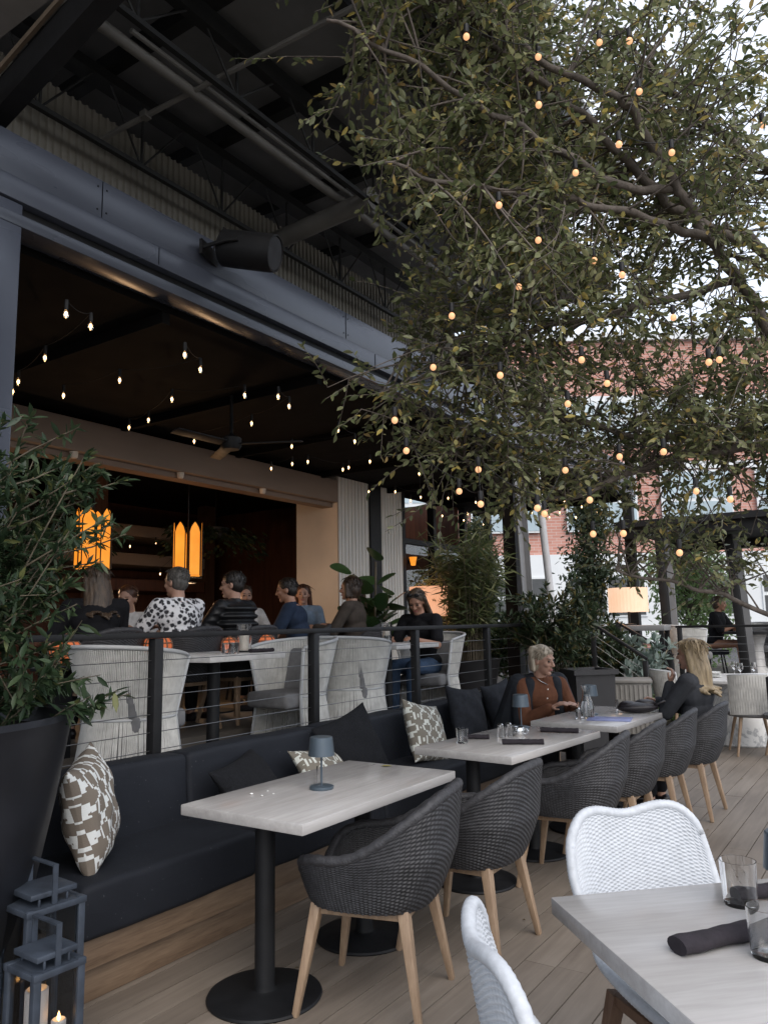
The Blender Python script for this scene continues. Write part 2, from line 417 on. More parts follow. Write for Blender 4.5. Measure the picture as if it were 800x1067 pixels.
t = MB(); t.bb((-6.29, -2.9, .504), (-4.56, 8.0, .64)); tag(t.build('upper_terrace_floor', MT['terrace'], smooth=0), kind='structure')
s = MB()
for k in range(3): s.bb((-3.44+.25*k, 10.28, -.05), (-3.44+.25*(k+1)-.004, 11.22, .375-.125*k))
tag(s.build('terrace_steps', MT['terrace'], smooth=0), kind='structure')

# high steel roof over everything on the left
RZ = 5.76
roof = thing('shed_roof', 'high dark steel shed roof with trusses over the terrace', 'roof', (-5, 5, RZ))
b = MB(); b.bb((-12, -4, RZ), (-1.85, 7.6, RZ+.12)); b.build('roof_deck', MT['roof_under'], roof, world=True)
b = MB(); b.bb((-12, 7.605, RZ), (-2.75, 9.8, RZ+.12)); b.build('roof_deck', MT['roof_under'], roof, world=True)
for k in range(8):
    yy = -1.2+k*1.12; b = MB(); b.bb((-12, yy-.045, RZ-.13), (-1.87, yy+.045, RZ-.003)); b.build('purlin', MT['steel_dark'], roof, world=True)
for xx in (-1.95, -2.7, -3.55, -4.62):
    b = MB(); b.bb((xx-.05, -4, RZ-.26), (xx+.05, 7.6, RZ-.135)); b.build('girder', MT['steel_dark'], roof, world=True)
def truss(xx, za, zb, name='truss'):
    b = MB(); b.bb((xx-.02, -2, za-.018), (xx+.02, 7.6, za+.018)); b.bb((xx-.035, -2, zb-.05), (xx+.035, 7.6, zb+.03))
    yy = 1.0; up = False
    while yy < 6.9:
        y2 = yy+.42
        b.tube([(xx, yy, zb if up else za), (xx, y2, za if up else zb)], .009, 6)
        if not up: b.tube([(xx, y2+.10, zb), (xx, y2+.42, za)], .009, 6); yy = y2+.42; up = False
        else: yy = y2; up = not up
        b.tube([(xx, yy, za), (xx, yy, zb)], .012, 6)
    b.build(name, MT['steel_dark'], roof, world=True)
truss(-4.5, 4.95, 5.50); truss(-3.5, 5.1, 5.49)
b = MB(); b.tube([(-3.82, -2, 5.2), (-3.79, 7.6, 5.2)], .04, 12); b.tube([(-3.72, 2.8, 5.23), (-3.70, 7.6, 5.23)], .018, 8); b.build('sprinkler_pipe', MT['duct'], roof, world=True)
b = MB(); b.tube([(-4.66, 5.1, 5.03), (-3.5, 5.16, 5.13)], .085, 16); b.lathe([(.1, 0), (.1, .05)], (-3.53, 5.16, 5.13), 16, Matrix.Rotation(pi/2, 3, 'Y')); b.build('duct', MT['duct'], roof, world=True)
b = MB(); b.tube([(-4.62, 3.22, 5.05), (-1.9, 3.75, 5.52)], .02, 8); b.bb((-4.22, 3.27, 5.10), (-4.16, 3.33, 5.15)); b.build('conduit', MT['steel_mid'], roof, world=True)
b = MB()
yy = -3; V = []; F = []
prof = [(0, 0), (.028, 0), (.036, .018), (.052, .018), (.06, 0)]
pts = []
while yy < 13:
    for dy, dx in prof[:-1]: pts.append((yy+dy, dx))
    yy += .06
for (py, px) in pts: V += [(-4.70+px, py, 3.9), (-4.70+px, py, 5.33)]
F = [(2*i, 2*i+2, 2*i+3, 2*i+1) for i in range(len(pts)-1)]
b.add(V, F)
tag(b.build('corrugated_wall', MT['corrugated'], smooth=0), 'beige corrugated metal wall above the dark canopy', 'wall')
br = thing('sloping_girder', 'dark steel girder with rusty lower edge slanting up at top left', 'girder', (-3.7, 1.95, 3.9))
b = MB(); b.beam((-4.6, 2.0, 3.99), (-1.6, 2.0, 4.815), .10, .165); b.build('web', MT['black_metal'], br, world=True)
b = MB(); b.beam((-4.6, 1.93, 4.085), (-1.6, 1.93, 4.91), .02, .03); b.build('edge_strip', MT['rust_edge'], br, world=True)
b = MB(); b.bb((-4.6, 1.42, 4.17), (-1.5, 1.70, 4.27)); tag(b.build('steel_brace', MT['steel_mid'], world=False), 'grey flat steel brace in the top left corner behind the girder', 'brace')

# terrace canopy (fascia, columns, ceiling)
can = thing('terrace_canopy', 'dark steel canopy with long fascia and black ceiling', 'canopy', (-3.7, 2.0, .5))
b = MB(); b.bb((-3.82, -3, 3.79), (-3.60, 13.2, 4.03)); b.build('upper_fascia', MT['fascia'], can, bevel=.006, world=True)
b = MB(); b.bb((-3.80, -3, 3.66), (-3.585, 13.2, 3.787)); b.build('lower_fascia', MT['fascia'], can, bevel=.006, world=True)
b = MB(); b.bb((-3.78, -3, 3.60), (-3.64, 13.2, 3.657)); b.build('shutter_slot', MT['black_metal'], can, world=True)
b = MB(); b.bb((-3.77, -3, 3.53), (-3.595, 13.2, 3.597)); b.build('lower_lip', MT['fascia_lip'], can, bevel=.005, world=True)
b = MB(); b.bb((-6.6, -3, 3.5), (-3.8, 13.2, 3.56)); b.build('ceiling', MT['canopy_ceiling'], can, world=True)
b = MB(); b.bb((-4.7, -3, 3.95), (-3.83, 13.2, 4.0)); b.build('top_flashing', MT['steel_dark'], can, world=True)
for k in range(8):
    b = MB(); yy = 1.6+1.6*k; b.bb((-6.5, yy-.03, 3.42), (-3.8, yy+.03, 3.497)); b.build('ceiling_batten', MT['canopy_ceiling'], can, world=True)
b = MB(); b.bb((-3.75, 1.70, .5), (-3.6, 2.08, 3.655)); b.build('column', MT['fascia'], can, bevel=.006, world=True)
def ipost(x, y, lean=0.0, m='post_grey'):
    b = MB(); R = Matrix.Rotation(-lean, 3, 'Y')
    b.beam((x-lean*3, y, 3.53), (x, y, .5), .012, .14); b.beam((x-lean*3, y-.075, 3.53), (x, y-.075, .5), .13, .012); b.beam((x-lean*3, y+.075, 3.53), (x, y+.075, .5), .13, .012)
    return b
ipost(-3.66, 8.62, .03).build('column', MT['post_grey'], can, world=True)
b = MB(); b.bb((-4.02, 8.7, .5), (-3.86, 8.86, 3.498)); b.build('column', MT['black_metal'], can, world=True)
b = MB(); b.bb((-3.75, 12.9, .5), (-3.6, 13.05, 3.655)); b.build('column', MT['black_metal'], can, world=True)
b = MB(); b.tube([(-3.66, 8.98, 3.4), (-3.46, 8.98, .5)], .045, 12); b.tube([(-3.66, 8.98, 3.4), (-3.72, 8.98, 3.55)], .045, 12); b.build('downpipe', MT['post_white'], can, world=True)
b = MB(); b.bb((-3.46, 9.03, 1.0), (-3.42, 9.08, 1.12)); b.build('pipe_bracket', MT['post_white'], can, world=True)

# dark far bay with its posts
bay = thing('timber_pergola', 'dark pergola bay with slanted posts behind the stone table', 'pergola', (-2.6, 12.6, .5))
for (xa, ya, xb, yb) in ((-3.06, 12.4, -3.02, 12.4), (-2.14, 12.9, -2.04, 12.9), (-.6, 13.2, -.55, 13.2)):
    b = MB(); b.beam((xa, ya, 2.74), (xb, yb, .5), .14, .12); b.build('post', MT['black_metal'], bay, bevel=.006, world=True)
    b = MB(); b.beam((xa+.1, ya+.05 , 2.74), (xb+.1, yb+.05, .5), .035, .1); b.build('post_trim', MT['post_grey'], bay, world=True)
for yy in (12.3, 15.6): b = MB(); b.bb((-3.6, yy, 2.74), (0.2, yy+.2, 2.898)); b.build('beam', MT['black_metal'], bay, world=True)
b = MB(); b.bb((-3.7, 12.2, 2.90), (0.3, 16.0, 3.0)); b.build('flat_roof', MT['black_metal'], bay, world=True)

# restaurant front behind the terrace
rest = thing('restaurant_front', 'restaurant wall with wide opening, taupe header and white ribbed pillars', 'building', (-6.3, 6, .5))
b = MB(); b.bb((-6.62, -1, 3.13), (-6.30, 8.35, 3.44)); b.build('header', MT['header'], rest, bevel=.006, world=True)
b = MB(); b.bb((-6.58, -1, 3.07), (-6.40, 8.35, 3.128)); b.build('header_soffit', MT['header'], rest, world=True)
for yy in (4.3, 5.6, 6.9):
    b = MB(); b.lathe([(.04, 0), (.035, -.05), (.028, -.06)], (-6.36, yy, 3.128), 16); b.build('downlight', MT['cream'], rest, world=True)
def ribs(y0, y1, x, z0, z1, per=.075):
    b = MB(); V = []; n = int((y1-y0)/per); pts = []
    for i in range(n):
        a = y0+(y1-y0)*i/n; p = (y1-y0)/n
        pts += [(a, 0), (a+p*.62, 0), (a+p*.66, -.014), (a+p*.96, -.014)]
    pts.append((y1, 0))
    for (py, px) in pts: V += [(x+px, py, z0), (x+px, py, z1)]
    b.add(V, [(2*i, 2*i+2, 2*i+3, 2*i+1) for i in range(len(pts)-1)]); return b
b = MB(); b.bb((-7.05, 8.355, .5), (-6.32, 9.08, 3.498)); b.build('pillar', MT['cream'], rest, world=True)
ribs(8.355, 9.08, -6.30, .5, 3.49).build('pillar_cladding', MT['ribbed'], rest, smooth=0, world=True)
b = MB(); b.bb((-6.5, 9.085, .5), (-6.27, 9.36, 3.498)); b.build('black_mullion', MT['black_metal'], rest, world=True)
b = MB(); b.bb((-6.6, 9.365, .5), (-6.32, 9.98, 3.498)); b.build('pillar', MT['cream'], rest, world=True)
ribs(9.365, 9.98, -6.30, .5, 3.49).build('pillar_cladding', MT['ribbed'], rest, smooth=0, world=True)
fr = MB()
for yy in (10.03, 11.0, 12.1, 13.1): fr.bb((-6.42, yy-.045, .5), (-6.30, yy+.045, 3.49))
fr.bb((-6.41, 10.0, 2.7), (-6.31, 13.1, 2.78)); fr.bb((-6.41, 10.0, .5), (-6.31, 13.1, .58))
wf = fr.build('window_frame', MT['black_metal'], rest, world=True)
for ya, yb in ((10.08, 10.95), (11.05, 12.05), (12.15, 13.05)):
    b = MB(); b.bb((-6.37, ya, .58), (-6.36, yb, 2.7)); b.build('pane', MT['pane'], rest, world=True)
b = MB(); b.bb((-11.2, -1, .5), (-11.05, 11, 3.6)); b.bb((-11.05, 10.6, .5), (-8.0, 10.8, 3.6)); b.bb((-8.0, 9.99, .5), (-7.9, 12.1, 3.6)); b.bb((-7.88, 12.0, .5), (-6.45, 12.1, 3.6)); b.bb((-11.05, -1, .5), (-6.7, -.8, 3.6)); b.build('inner_wall', MT['wood_panel'], rest, world=True)
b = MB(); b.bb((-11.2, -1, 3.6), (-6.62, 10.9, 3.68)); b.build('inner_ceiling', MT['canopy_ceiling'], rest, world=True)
for (xx, yy) in ((-9.2, 6.6), (-10.2, 9.6), (-10.4, 4.2)):
    b = MB(); b.bb((xx-.11, yy-.11, .5), (xx+.11, yy+.11, 3.6)); b.build('timber_post', woodmat('post_wood', (.05, .025, .015), (.12, .06, .035), 'z'), rest, world=True)
for zz, k in ((2.9, 0), (2.45, 1), (2.05, 2)):
    b = MB(); b.bb((-11.0, 6.3, zz), (-9.9, 9.3, zz+.18)); b.build('wall_shelf', MT['header'] if k < 2 else MT['wood_panel'], rest, bevel=.01, world=True)
b = MB(); b.bb((-10.9, 7.2, .5), (-10.2, 10.4, 1.55)); b.build('bar_counter', MT['wood_panel'], rest, bevel=.02, world=True)

# cable railing
def railing(name, label, P, z0, zt, posts, root, ncab=7, group=None, first=.1):
    r = thing(name, label, 'railing', root, group=group)
    p0, p1 = Vector(P[0]), Vector(P[1])
    d = (p1-p0)
    for f in posts:
        q = p0+d*f; b = MB(); b.bb((q.x-.03, q.y-.03, z0), (q.x+.03, q.y+.03, zt-.036)); b.build('post', MT['black_metal'], r, bevel=.004, world=True)
    b = MB(); b.beam((p0.x, p0.y, zt-.018), (p1.x, p1.y, zt-.018), .055, .034); b.build('top_rail', MT['black_metal'], r, bevel=.005, world=True)
    for k in range(ncab):
        z = z0+first+(zt-z0-first-.06)*k/(ncab-.0)
        b = MB(); b.tube([(p0.x, p0.y, z), (p1.x, p1.y, z)], .0026, 5); b.build('cable', MT['cable'], r, world=True)
    return r
railing('cable_railing', 'black terrace railing with steel cables behind the dark banquette', ((-3.5, .2, 0), (-3.5, 8.55, 0)), .5, 1.44,
        [(v-.2)/8.35 for v in (.3, 1.55, 2.93, 4.33, 5.71, 7.09, 8.5)], (-3.5, .2, .5), 8)
railing('cable_railing', 'dark railing across the far terrace behind the stone table', ((-2.7, 11.5, 0), (4.5, 11.5, 0)), .5, 1.36,
        [v/7.2 for v in (.05, 1.6, 3.2, 4.8, 7.1)], (-2.7, 11.5, .5), 7)
def stair_rail(yy, label, x1):
    r = thing('stair_railing', label, 'railing', (-3.45, yy, .5))
    for q, zb, zt in ((-3.46, .5, 1.40), (x1, 0, .93)):
        b = MB(); b.bb((q-.03, yy-.03, zb), (q+.03, yy+.03, zt)); b.build('post', MT['black_metal'], r, bevel=.004, world=True)
    b = MB(); b.beam((-3.47, yy, 1.42), (x1+.03, yy, .95), .055, .035); b.build('handrail', MT['black_metal'], r, bevel=.005, world=True)
    for k in range(5):
        dz = .13+.13*k
        b = MB(); b.tube([(-3.46, yy, 1.40-dz), (x1, yy, .93-dz)], .0026, 5); b.build('cable', MT['cable'], r, world=True)
stair_rail(10.2, 'nearer of the two sloping stair railings beside the terrace steps', -2.80)
stair_rail(11.3, 'farther of the two sloping stair railings, next to the pergola post', -2.74)
for yy in (2.55, 4.9, 7.3, 9.7):               # seams and screw heads of the fascia plates
    b = MB(); b.bb((-3.5985, yy-.002, 3.80), (-3.5965, yy+.002, 4.02)); b.build('fascia_seam', MT['black_metal'], can, world=True)
    b = MB(); b.bb((-3.5835, yy+.4, 3.67), (-3.5815, yy+.404, 3.78)); b.build('fascia_seam', MT['black_metal'], can, world=True)
    for s_ in (-.03, .03):
        for zz in (3.84, 3.98): b = MB(); b.lathe([(0, .0), (.006, 0), (.005, .003), (0, .004)], (-3.599, yy+s_, zz), 8, Matrix.Rotation(pi/2, 3, 'Y')); b.build('screw', MT['black_metal'], can, world=True)

for yy in (2.55, 4.9, 7.3, 9.7):               # seams and screw heads of the fascia plates
    b = MB(); b.bb((-3.5985, yy-.002, 3.80), (-3.5965, yy+.002, 4.02)); b.build('fascia_seam', MT['black_metal'], can, world=True)
    b = MB(); b.bb((-3.5835, yy+.4, 3.67), (-3.5815, yy+.404, 3.78)); b.build('fascia_seam', MT['black_metal'], can, world=True)
    for s_ in (-.03, .03):
        for zz in (3.84, 3.98): b = MB(); b.lathe([(0, .0), (.006, 0), (.005, .003), (0, .004)], (-3.599, yy+s_, zz), 8, Matrix.Rotation(pi/2, 3, 'Y')); b.build('screw', MT['black_metal'], can, world=True)
#--PART2--
# ------------------------------------------------------------------ woven shells
def np_mesh(name, V, F, mat, parent, smooth=180):
    me = bpy.data.meshes.new(name); nv, nf = len(V), len(F); k = F.shape[1]
    me.vertices.add(nv); me.vertices.foreach_set('co', np.ascontiguousarray(V, dtype=np.float32).ravel())
    me.loops.add(nf*k); me.loops.foreach_set('vertex_index', F.astype(np.int32).ravel())
    me.polygons.add(nf); me.polygons.foreach_set('loop_start', (np.arange(nf)*k).astype(np.int32)); me.polygons.foreach_set('loop_total', np.full(nf, k, np.int32))
    me.update(calc_edges=True); me.validate()
    return link(name, me, mat, parent, smooth)
def grid_faces(nu, nv, closed):
    i = np.arange(nu if closed else nu-1); j = np.arange(nv-1)
    I, J = np.meshgrid(i, j, indexing='ij'); I2 = (I+1) % nu
    return np.stack([I*nv+J, I2*nv+J, I2*nv+J+1, I*nv+J+1], -1).reshape(-1, 4)
def weave(S, nu, nv, closed, ns, nt_, amp, flip=1, off=0):
    """S(U,V)->(x,y,z) arrays; over-under strands pushed along the surface normal."""
    u = np.linspace(0, 1, nu, endpoint=not closed); v = np.linspace(0, 1, nv)
    U, W = np.meshgrid(u, v, indexing='ij')
    P = np.stack(S(U, W), -1); e = 1e-3
    Pu = np.stack(S(U+e, W), -1)-np.stack(S(U-e, W), -1); Pv = np.stack(S(U, W+e), -1)-np.stack(S(U, W-e), -1)
    N = np.cross(Pu, Pv); N /= np.linalg.norm(N, axis=-1, keepdims=True)+1e-9; N *= flip
    t = W*nt_; fr = t-np.floor(t)
    prof = np.sqrt(np.clip(1-(2*fr-1)**2, 0, 1))
    d = amp*(prof*(.30+.80*np.cos(pi*U*ns+pi*np.floor(t))) - .5)
    d *= (1+.12*np.sin(17*U*6.28+W*9))
    return (P+N*(d+off)[..., None]).reshape(-1, 3), grid_faces(nu, nv, closed)

HK_A = np.array([0, .35, .6, .95, 1.25, 1.5, 1.75, 2.1, 2.4, 2.62, 2.8, pi]); HK_H = np.array([.815, .812, .79, .72, .645, .60, .582, .578, .556, .50, .455, .445])
def tub_h(a): return np.interp(np.abs(a), HK_A, HK_H)
def tub_plan(a, sc):                       # a = 0 is the middle of the back (-X)
    n = 2.7; ca, sa = np.cos(a), np.sin(a)
    r = 1/((np.abs(ca)/.30)**n+(np.abs(sa)/.305)**n)**(1/n)
    return -r*ca*sc, r*sa*sc
def tub_surface(inset, zb):
    def S(U, W):
        a = (U*2-1)*pi; h = tub_h(a); h = (h+np.interp(np.abs(a)+.08, HK_A, HK_H)+np.interp(np.maximum(np.abs(a)-.08, 0), HK_A, HK_H))/3
        z = zb+(h-zb)*W; q = np.clip((z-.36)/.44, 0, 1)
        sc = .76+.24*np.clip((z-.38)/.2, 0, 1)**.6 - inset/.3
        x, y = tub_plan(a, sc); x = x-.055*q*np.clip(np.cos(a), 0, 1)
        return x, y, z
    return S
def tub_chair(name, label, loc, rz, mw=None, group=None):
    t = thing(name, label, 'chair', loc, rz, group)
    So = tub_surface(0, .39); V1, F1 = weave(So, 520, 180, True, 110, 46, .0036, -1)
    Si = tub_surface(.032, .447); V2, F2 = weave(Si, 320, 90, True, 100, 30, .0034, 1)
    np_mesh('shell', np.concatenate([V1, V2]), np.concatenate([F1, F2[:, ::-1]+len(V1)]), MT['wicker'], t)
    aa = np.linspace(-pi, pi, 97)[:-1]; So2 = tub_surface(.016, .39)
    U = aa/(2*pi)+.5; xs, ys, zs = So2(U, np.ones_like(U))
    b = MB(); b.tube([(xs[i], ys[i], zs[i]) for i in range(len(xs))], [.021+.002*sin(i*2.1) for i in range(len(xs))], 10, closed=True); b.build('rim', MT['wicker_rim'], t, smooth=180)
    b = MB(); ring = [tub_plan(np.array(q), .78) for q in np.linspace(-pi, pi, 41)[:-1]]
    b.add([(p[0], p[1], .45+.012*0) for p in ring]+[(p[0]*.5, p[1]*.5, .437) for p in ring]+[(0, 0, .435)], [(i, (i+1) % 40, 40+(i+1) % 40, 40+i) for i in range(40)]+[(40+i, 40+(i+1) % 40, 80) for i in range(40)])
    b.add([(p[0]*1.0, p[1]*1.0, .396) for p in ring], [tuple(range(40))[::-1]]); b.build('seat', MT['wicker_rim'], t)
    b = MB()
    for sx in (-1, 1): b.beam((sx*.17, -.17, .376), (sx*.17, .17, .376), .035, .036)
    for sy in (-1, 1): b.beam((-.17, sy*.17, .375), (.17, sy*.17, .375), .035, .034)
    b.build('seat_frame', MT['teak'], t, bevel=.003)
    for sx in (-1, 1):
        for sy in (-1, 1):
            b = MB(); b.beam((sx*.175, sy*.175, .396), (sx*.245, sy*.235, .0), .05, .042, .028, .024); b.build('leg', MT['teak'], t, bevel=.005)
    return t

GC = 'dark wicker armchairs along the banquette tables'
chair0 = tub_chair('wicker_armchair', 'charcoal wicker armchair nearest the camera, at the empty banquette table with the spilled crumbs', (-1.87, 2.70, 0), pi+.26, group=GC)
CH = [(-1.80, 3.36, pi+.04, 'charcoal wicker armchair second in the row, at the far end of the empty first table'),
      (-1.70, 4.42, pi+.12, 'charcoal wicker armchair at the near end of the middle table with rolled napkins'),
      (-1.66, 5.06, pi+.02, 'charcoal wicker armchair at the far end of the middle table with rolled napkins'),
      (-1.62, 5.78, pi+.05, 'empty charcoal wicker armchair beside the blonde woman, at the table with the menu'),
      (-1.52, 6.36, pi-.02, 'charcoal wicker armchair in which the long-haired blonde woman sits')]
for (x, y, a, l) in CH: dup(chair0, (x, y, 0), a, l, GC)
GI = 'dark wicker chairs on the raised terrace'
TCH = [(-4.95, 3.58, pi, 'dark wicker chair under the black-clad guest beside the tall shrub'), (-4.95, 4.38, pi, 'dark wicker chair holding the man in the floral shirt'),
       (-4.95, 5.05, pi, 'dark wicker chair holding the guest in the black puffer jacket'), (-5.15, 6.12, -2.5, 'dark wicker chair holding the man in the navy t-shirt'),
       (-4.75, 6.58, pi+.2, 'dark wicker chair holding the brown-haired guest in a taupe top')]
for (x, y, a, l) in TCH: dup(chair0, (x, y, .64), a, l, GI)

# white scoop chairs
def scoop_chair(name, label, loc, rz, group):
    t = thing(name, label, 'chair', loc, rz, group)
    kv = np.linspace(0, 1, 9)
    cx = np.array([-.315, -.30, -.278, -.25, -.205, -.09, .06, .20, .265]); cz = np.array([.845, .745, .64, .55, .475, .43, .425, .435, .425])
    wv = np.array([.232, .24, .236, .232, .245, .26, .265, .25, .22]); fwd = np.array([.06, .07, .085, .10, .11, .08, .04, .02, .0]); up = np.array([0, 0, .01, .025, .05, .085, .08, .05, .02])
    def sm(a, W):                            # smooth interpolation along the profile
        q = np.clip(W, 0, 1)*8; i = np.clip(np.floor(q).astype(int), 0, 7); f = q-i
        def g(k): return a[np.clip(k, 0, 8)]
        p0, p1, p2, p3 = g(i-1), g(i), g(i+1), g(i+2)
        return .5*((2*p1)+(-p0+p2)*f+(2*p0-5*p1+4*p2-p3)*f*f+(-p0+3*p1-3*p2+p3)*f**3)
    def S(U, W):
        s = U*2-1; ws = sm(wv, W)*(1-.25*np.clip((W-.9)/.1, 0, 1)**2)
        top = np.clip(1-W/.35, 0, 1)
        lobe = top*(.020*np.sin(pi*np.clip(np.abs(s)/1.1, 0, 1))**2 - .085*(1-np.sqrt(1-np.clip((np.abs(s)-.66)/.345, 0, .995)**2)))
        return sm(cx, W)+sm(fwd, W)*np.abs(s)**2.2, s*ws, sm(cz, W)+lobe+sm(up, W)*np.abs(s)**3
    def So(o):
        def f(U, W):
            e = 2e-3; P = np.stack(S(U, W), -1); N = np.cross(np.stack(S(U+e, W), -1)-np.stack(S(U-e, W), -1), np.stack(S(U, W+e), -1)-np.stack(S(U, W-e), -1))
            N /= np.linalg.norm(N, axis=-1, keepdims=True)+1e-9; P = P+N*o; return P[..., 0], P[..., 1], P[..., 2]
        return f
    V1, F1 = weave(So(.011), 260, 420, False, 34, 150, .0032, 1); V2, F2 = weave(So(-.011), 260, 420, False, 34, 150, .0032, -1)
    np_mesh('shell', np.concatenate([V1, V2]), np.concatenate([F1, F2[:, ::-1]+len(V1)]), MT['white_wicker'], t)
    loop = [(u, 0) for u in np.linspace(0, 1, 80)]+[(1, v) for v in np.linspace(.008, 1, 150)]+[(u, 1) for u in np.linspace(.975, 0, 50)]+[(0, v) for v in np.linspace(.988, .008, 150)]
    P = [tuple(float(c) for c in S(np.array(u), np.array(v))) for u, v in loop]
    b = MB(); b.tube(P, [.0150+.0012*(i % 2) for i in range(len(P))], 10, closed=True); b.build('rim', mat_rim_white, t, smooth=180)
    b = MB(); b.beam((-.17, -.16, .385), (.17, -.16, .385), .03, .03); b.beam((-.17, .16, .385), (.17, .16, .385), .03, .03); b.beam((-.15, -.16, .384), (-.15, .16, .384), .03, .028); b.beam((.15, -.16, .384), (.15, .16, .384), .03, .028)
    b.build('seat_frame', MT['teak_brown'], t, bevel=.003)
    for sx in (-1, 1):
        for sy in (-1, 1):
            b = MB(); b.beam((sx*.16, sy*.16, .40), (sx*.235, sy*.225, 0), .045, .04, .026, .024); b.build('leg', MT['teak_brown'], t, bevel=.004)
    return t
mat_rim_white = mat('white_wicker_braid', (.50, .525, .56), .55, .1, 60, bmp=.3, bscale=160, bdist=.002)
sc0 = scoop_chair('white_wicker_chair', 'white wicker chair facing us across the corner table, back with two soft lobes', (-.56, 2.36, 0), radians(-40), 'white wicker chairs at the corner table')
dup(sc0, (-.50, 1.60, 0), radians(36), 'white wicker chair seen edge-on at the bottom edge, left of the corner table')

# rope chairs on the terrace
def rope_chair(name, label, loc, rz, group):
    t = thing(name, label, 'chair', loc, rz, group)
    A = radians(118); n = 108
    def plan(a, r): return Vector((-r*cos(a)*1.02, r*1.05*sin(a), 0))
    def top(a): return .86-.07*(abs(a)/A)**2
    b = MB()
    for i in range(n+1):
        a = -A+2*A*i/n; j = random.uniform(-.006, .006)
        p0 = plan(a, .335+.012*cos(a)); p1 = plan(a+j, .262); p2 = plan(a+j*2, .318)
        b.tube([(p0.x-.03*max(cos(a), 0), p0.y, top(a)), (p1.x, p1.y, .43)], .0066, 5, cap=False); b.tube([(p1.x, p1.y, .43), (p2.x, p2.y, .035)], .0062, 5, cap=False)
    b.build('rope_weave', MT['rope'], t, smooth=180)
    b = MB(); m = 40; aa = [-A+2*A*i/m for i in range(m+1)]
    for (r, zf, rad) in ((.335, None, .014), (.262, .43, .011), (.318, .03, .014)):
        L = []
        for a in aa:
            p = plan(a, r+(.012*cos(a) if zf is None else 0)); L.append((p.x-(.03*max(cos(a), 0) if zf is None else 0), p.y, top(a) if zf is None else zf))
        b.tube(L, rad, 8)
    for a in (-A, A):
        p0, p1, p2 = plan(a, .335), plan(a, .262), plan(a, .318); b.tube([(p0.x, p0.y, top(a)), (p1.x, p1.y, .43), (p2.x, p2.y, .02)], .014, 8)
    b.build('frame', MT['rope_frame'], t, smooth=180)
    b = MB(); b.box((.03, 0, .40), (.46, .46, .12)); b.build('seat_cushion', MT['grey_cushion'], t, bevel=.035, seg=4)
    b = MB(); R = Matrix.Rotation(radians(-14), 3, 'Y'); b.box((-.20, 0, .60), (.10, .44, .36), R=R); b.build('back_cushion', MT['grey_cushion'], t, bevel=.04, seg=4)
    return t
GR = 'pale rope tub chairs on the terrace'
rc0 = rope_chair('rope_chair', 'pale rope tub chair behind the railing, partly hidden by the tall shrub', (-4.02, 3.18, .5), pi/2+.15, GR)
for (x, y, a, l) in [(-4.05, 4.72, -pi/2-.1, 'pale rope tub chair with grey cushions right of the first terrace table'),
                     (-3.98, 5.42, pi/2+.2, 'pale rope tub chair behind the railing above the leaning patterned pillow'),
                     (-4.08, 6.95, -pi/2+.1, 'pale rope tub chair occupied by the woman with sunglasses on her head'),
                     (-2.75, 12.5, pi/2-1.0, 'pale rope tub chair beside the far railing in front of the seated guest in black'),
                     (-2.2, 15.2, -pi/2, 'pale rope tub chair farthest away, behind the far terrace table')]:
    dup(rc0, (x, y, .5), a, l, GR)

# ------------------------------------------------------------------ tables
def ped_table(name, label, loc, rz, group, L=1.15, W=.64):
    t = thing(name, label, 'table', loc, rz, group)
    b = MB(); b.box((0, 0, .729), (W, L, .042)); b.build('tabletop', MT['table'], t, bevel=.004)
    for sy in (-1, 1):
        b = MB(); b.lathe([(.0, .0), (.226, 0), (.23, .006), (.226, .014), (.20, .019), (.06, .022), (.045, .03), (.0405, .05), (.0405, .68), (.0, .68)], (-.07, sy*.345, 0), 48); b.box((-.07, sy*.345, .694), (.42, .09, .026)); b.build('pedestal', MT['black_base'], t, smooth=30)
    return t
GT = 'oak-topped tables along the banquette'
t1 = ped_table('dining_table', 'empty pale oak table with crumbs and one lamp, nearest along the banquette', (-2.19, 2.82, 0), 0, GT)
t2 = dup(t1, (-2.06, 4.47, 0), radians(-5), 'pale oak middle table set with napkins, glass and creamer', GT)
t3 = dup(t1, (-1.94, 5.86, 0), radians(-4), 'pale oak table between the two blonde women, with menu and carafe', GT)
t = thing('corner_table', 'pale grey oak table filling the lower right corner', 'table', (-.25, 2.0, 0), radians(-46))
b = MB(); b.box((0, 0, .729), (.80, .84, .042)); b.build('tabletop', MT['table'], t, bevel=.004)
b = MB(); b.lathe([(0, 0), (.26, 0), (.262, .01), (.24, .018), (.05, .024), (.042, .05), (.042, .68), (0, .68)], (0, 0, 0), 48); b.box((0, 0, .694), (.5, .5, .026)); b.build('pedestal', MT['black_base'], t)
def small_table(label, loc, w, l, rz=0):
    t = thing('terrace_table', label, 'table', loc, rz, 'pale stone tables against the terrace railing')
    b = MB(); b.box((0, 0, .755), (w, l, .045)); b.build('tabletop', MT['stone_top'], t, bevel=.005)
    b = MB(); b.lathe([(0, 0), (.22, 0), (.22, .012), (.05, .02), (.045, .05), (.045, .73), (0, .73)], (0, 0, 0), 32); b.build('pedestal', MT['black_base'], t); return t
small_table('pale stone terrace table with candle and tumblers, between two rope chairs', (-4.08, 3.93, .5), .7, .74)
small_table('pale stone terrace table where the woman with sunglasses looks down', (-4.1, 6.18, .5), .7, .76)
t = thing('long_dark_table', 'long dark table in front of the seated guests inside', 'table', (-5.75, 4.6, .64))
b = MB(); b.box((0, 0, .73), (.75, 2.6, .05)); b.build('tabletop', MT['wood_panel'], t, bevel=.006)
for yy in (-.9, .9): b = MB(); b.lathe([(0, 0), (.24, 0), (.24, .015), (.05, .025), (.045, .7), (0, .7)], (0, yy, 0), 24); b.build('pedestal', MT['black_base'], t)
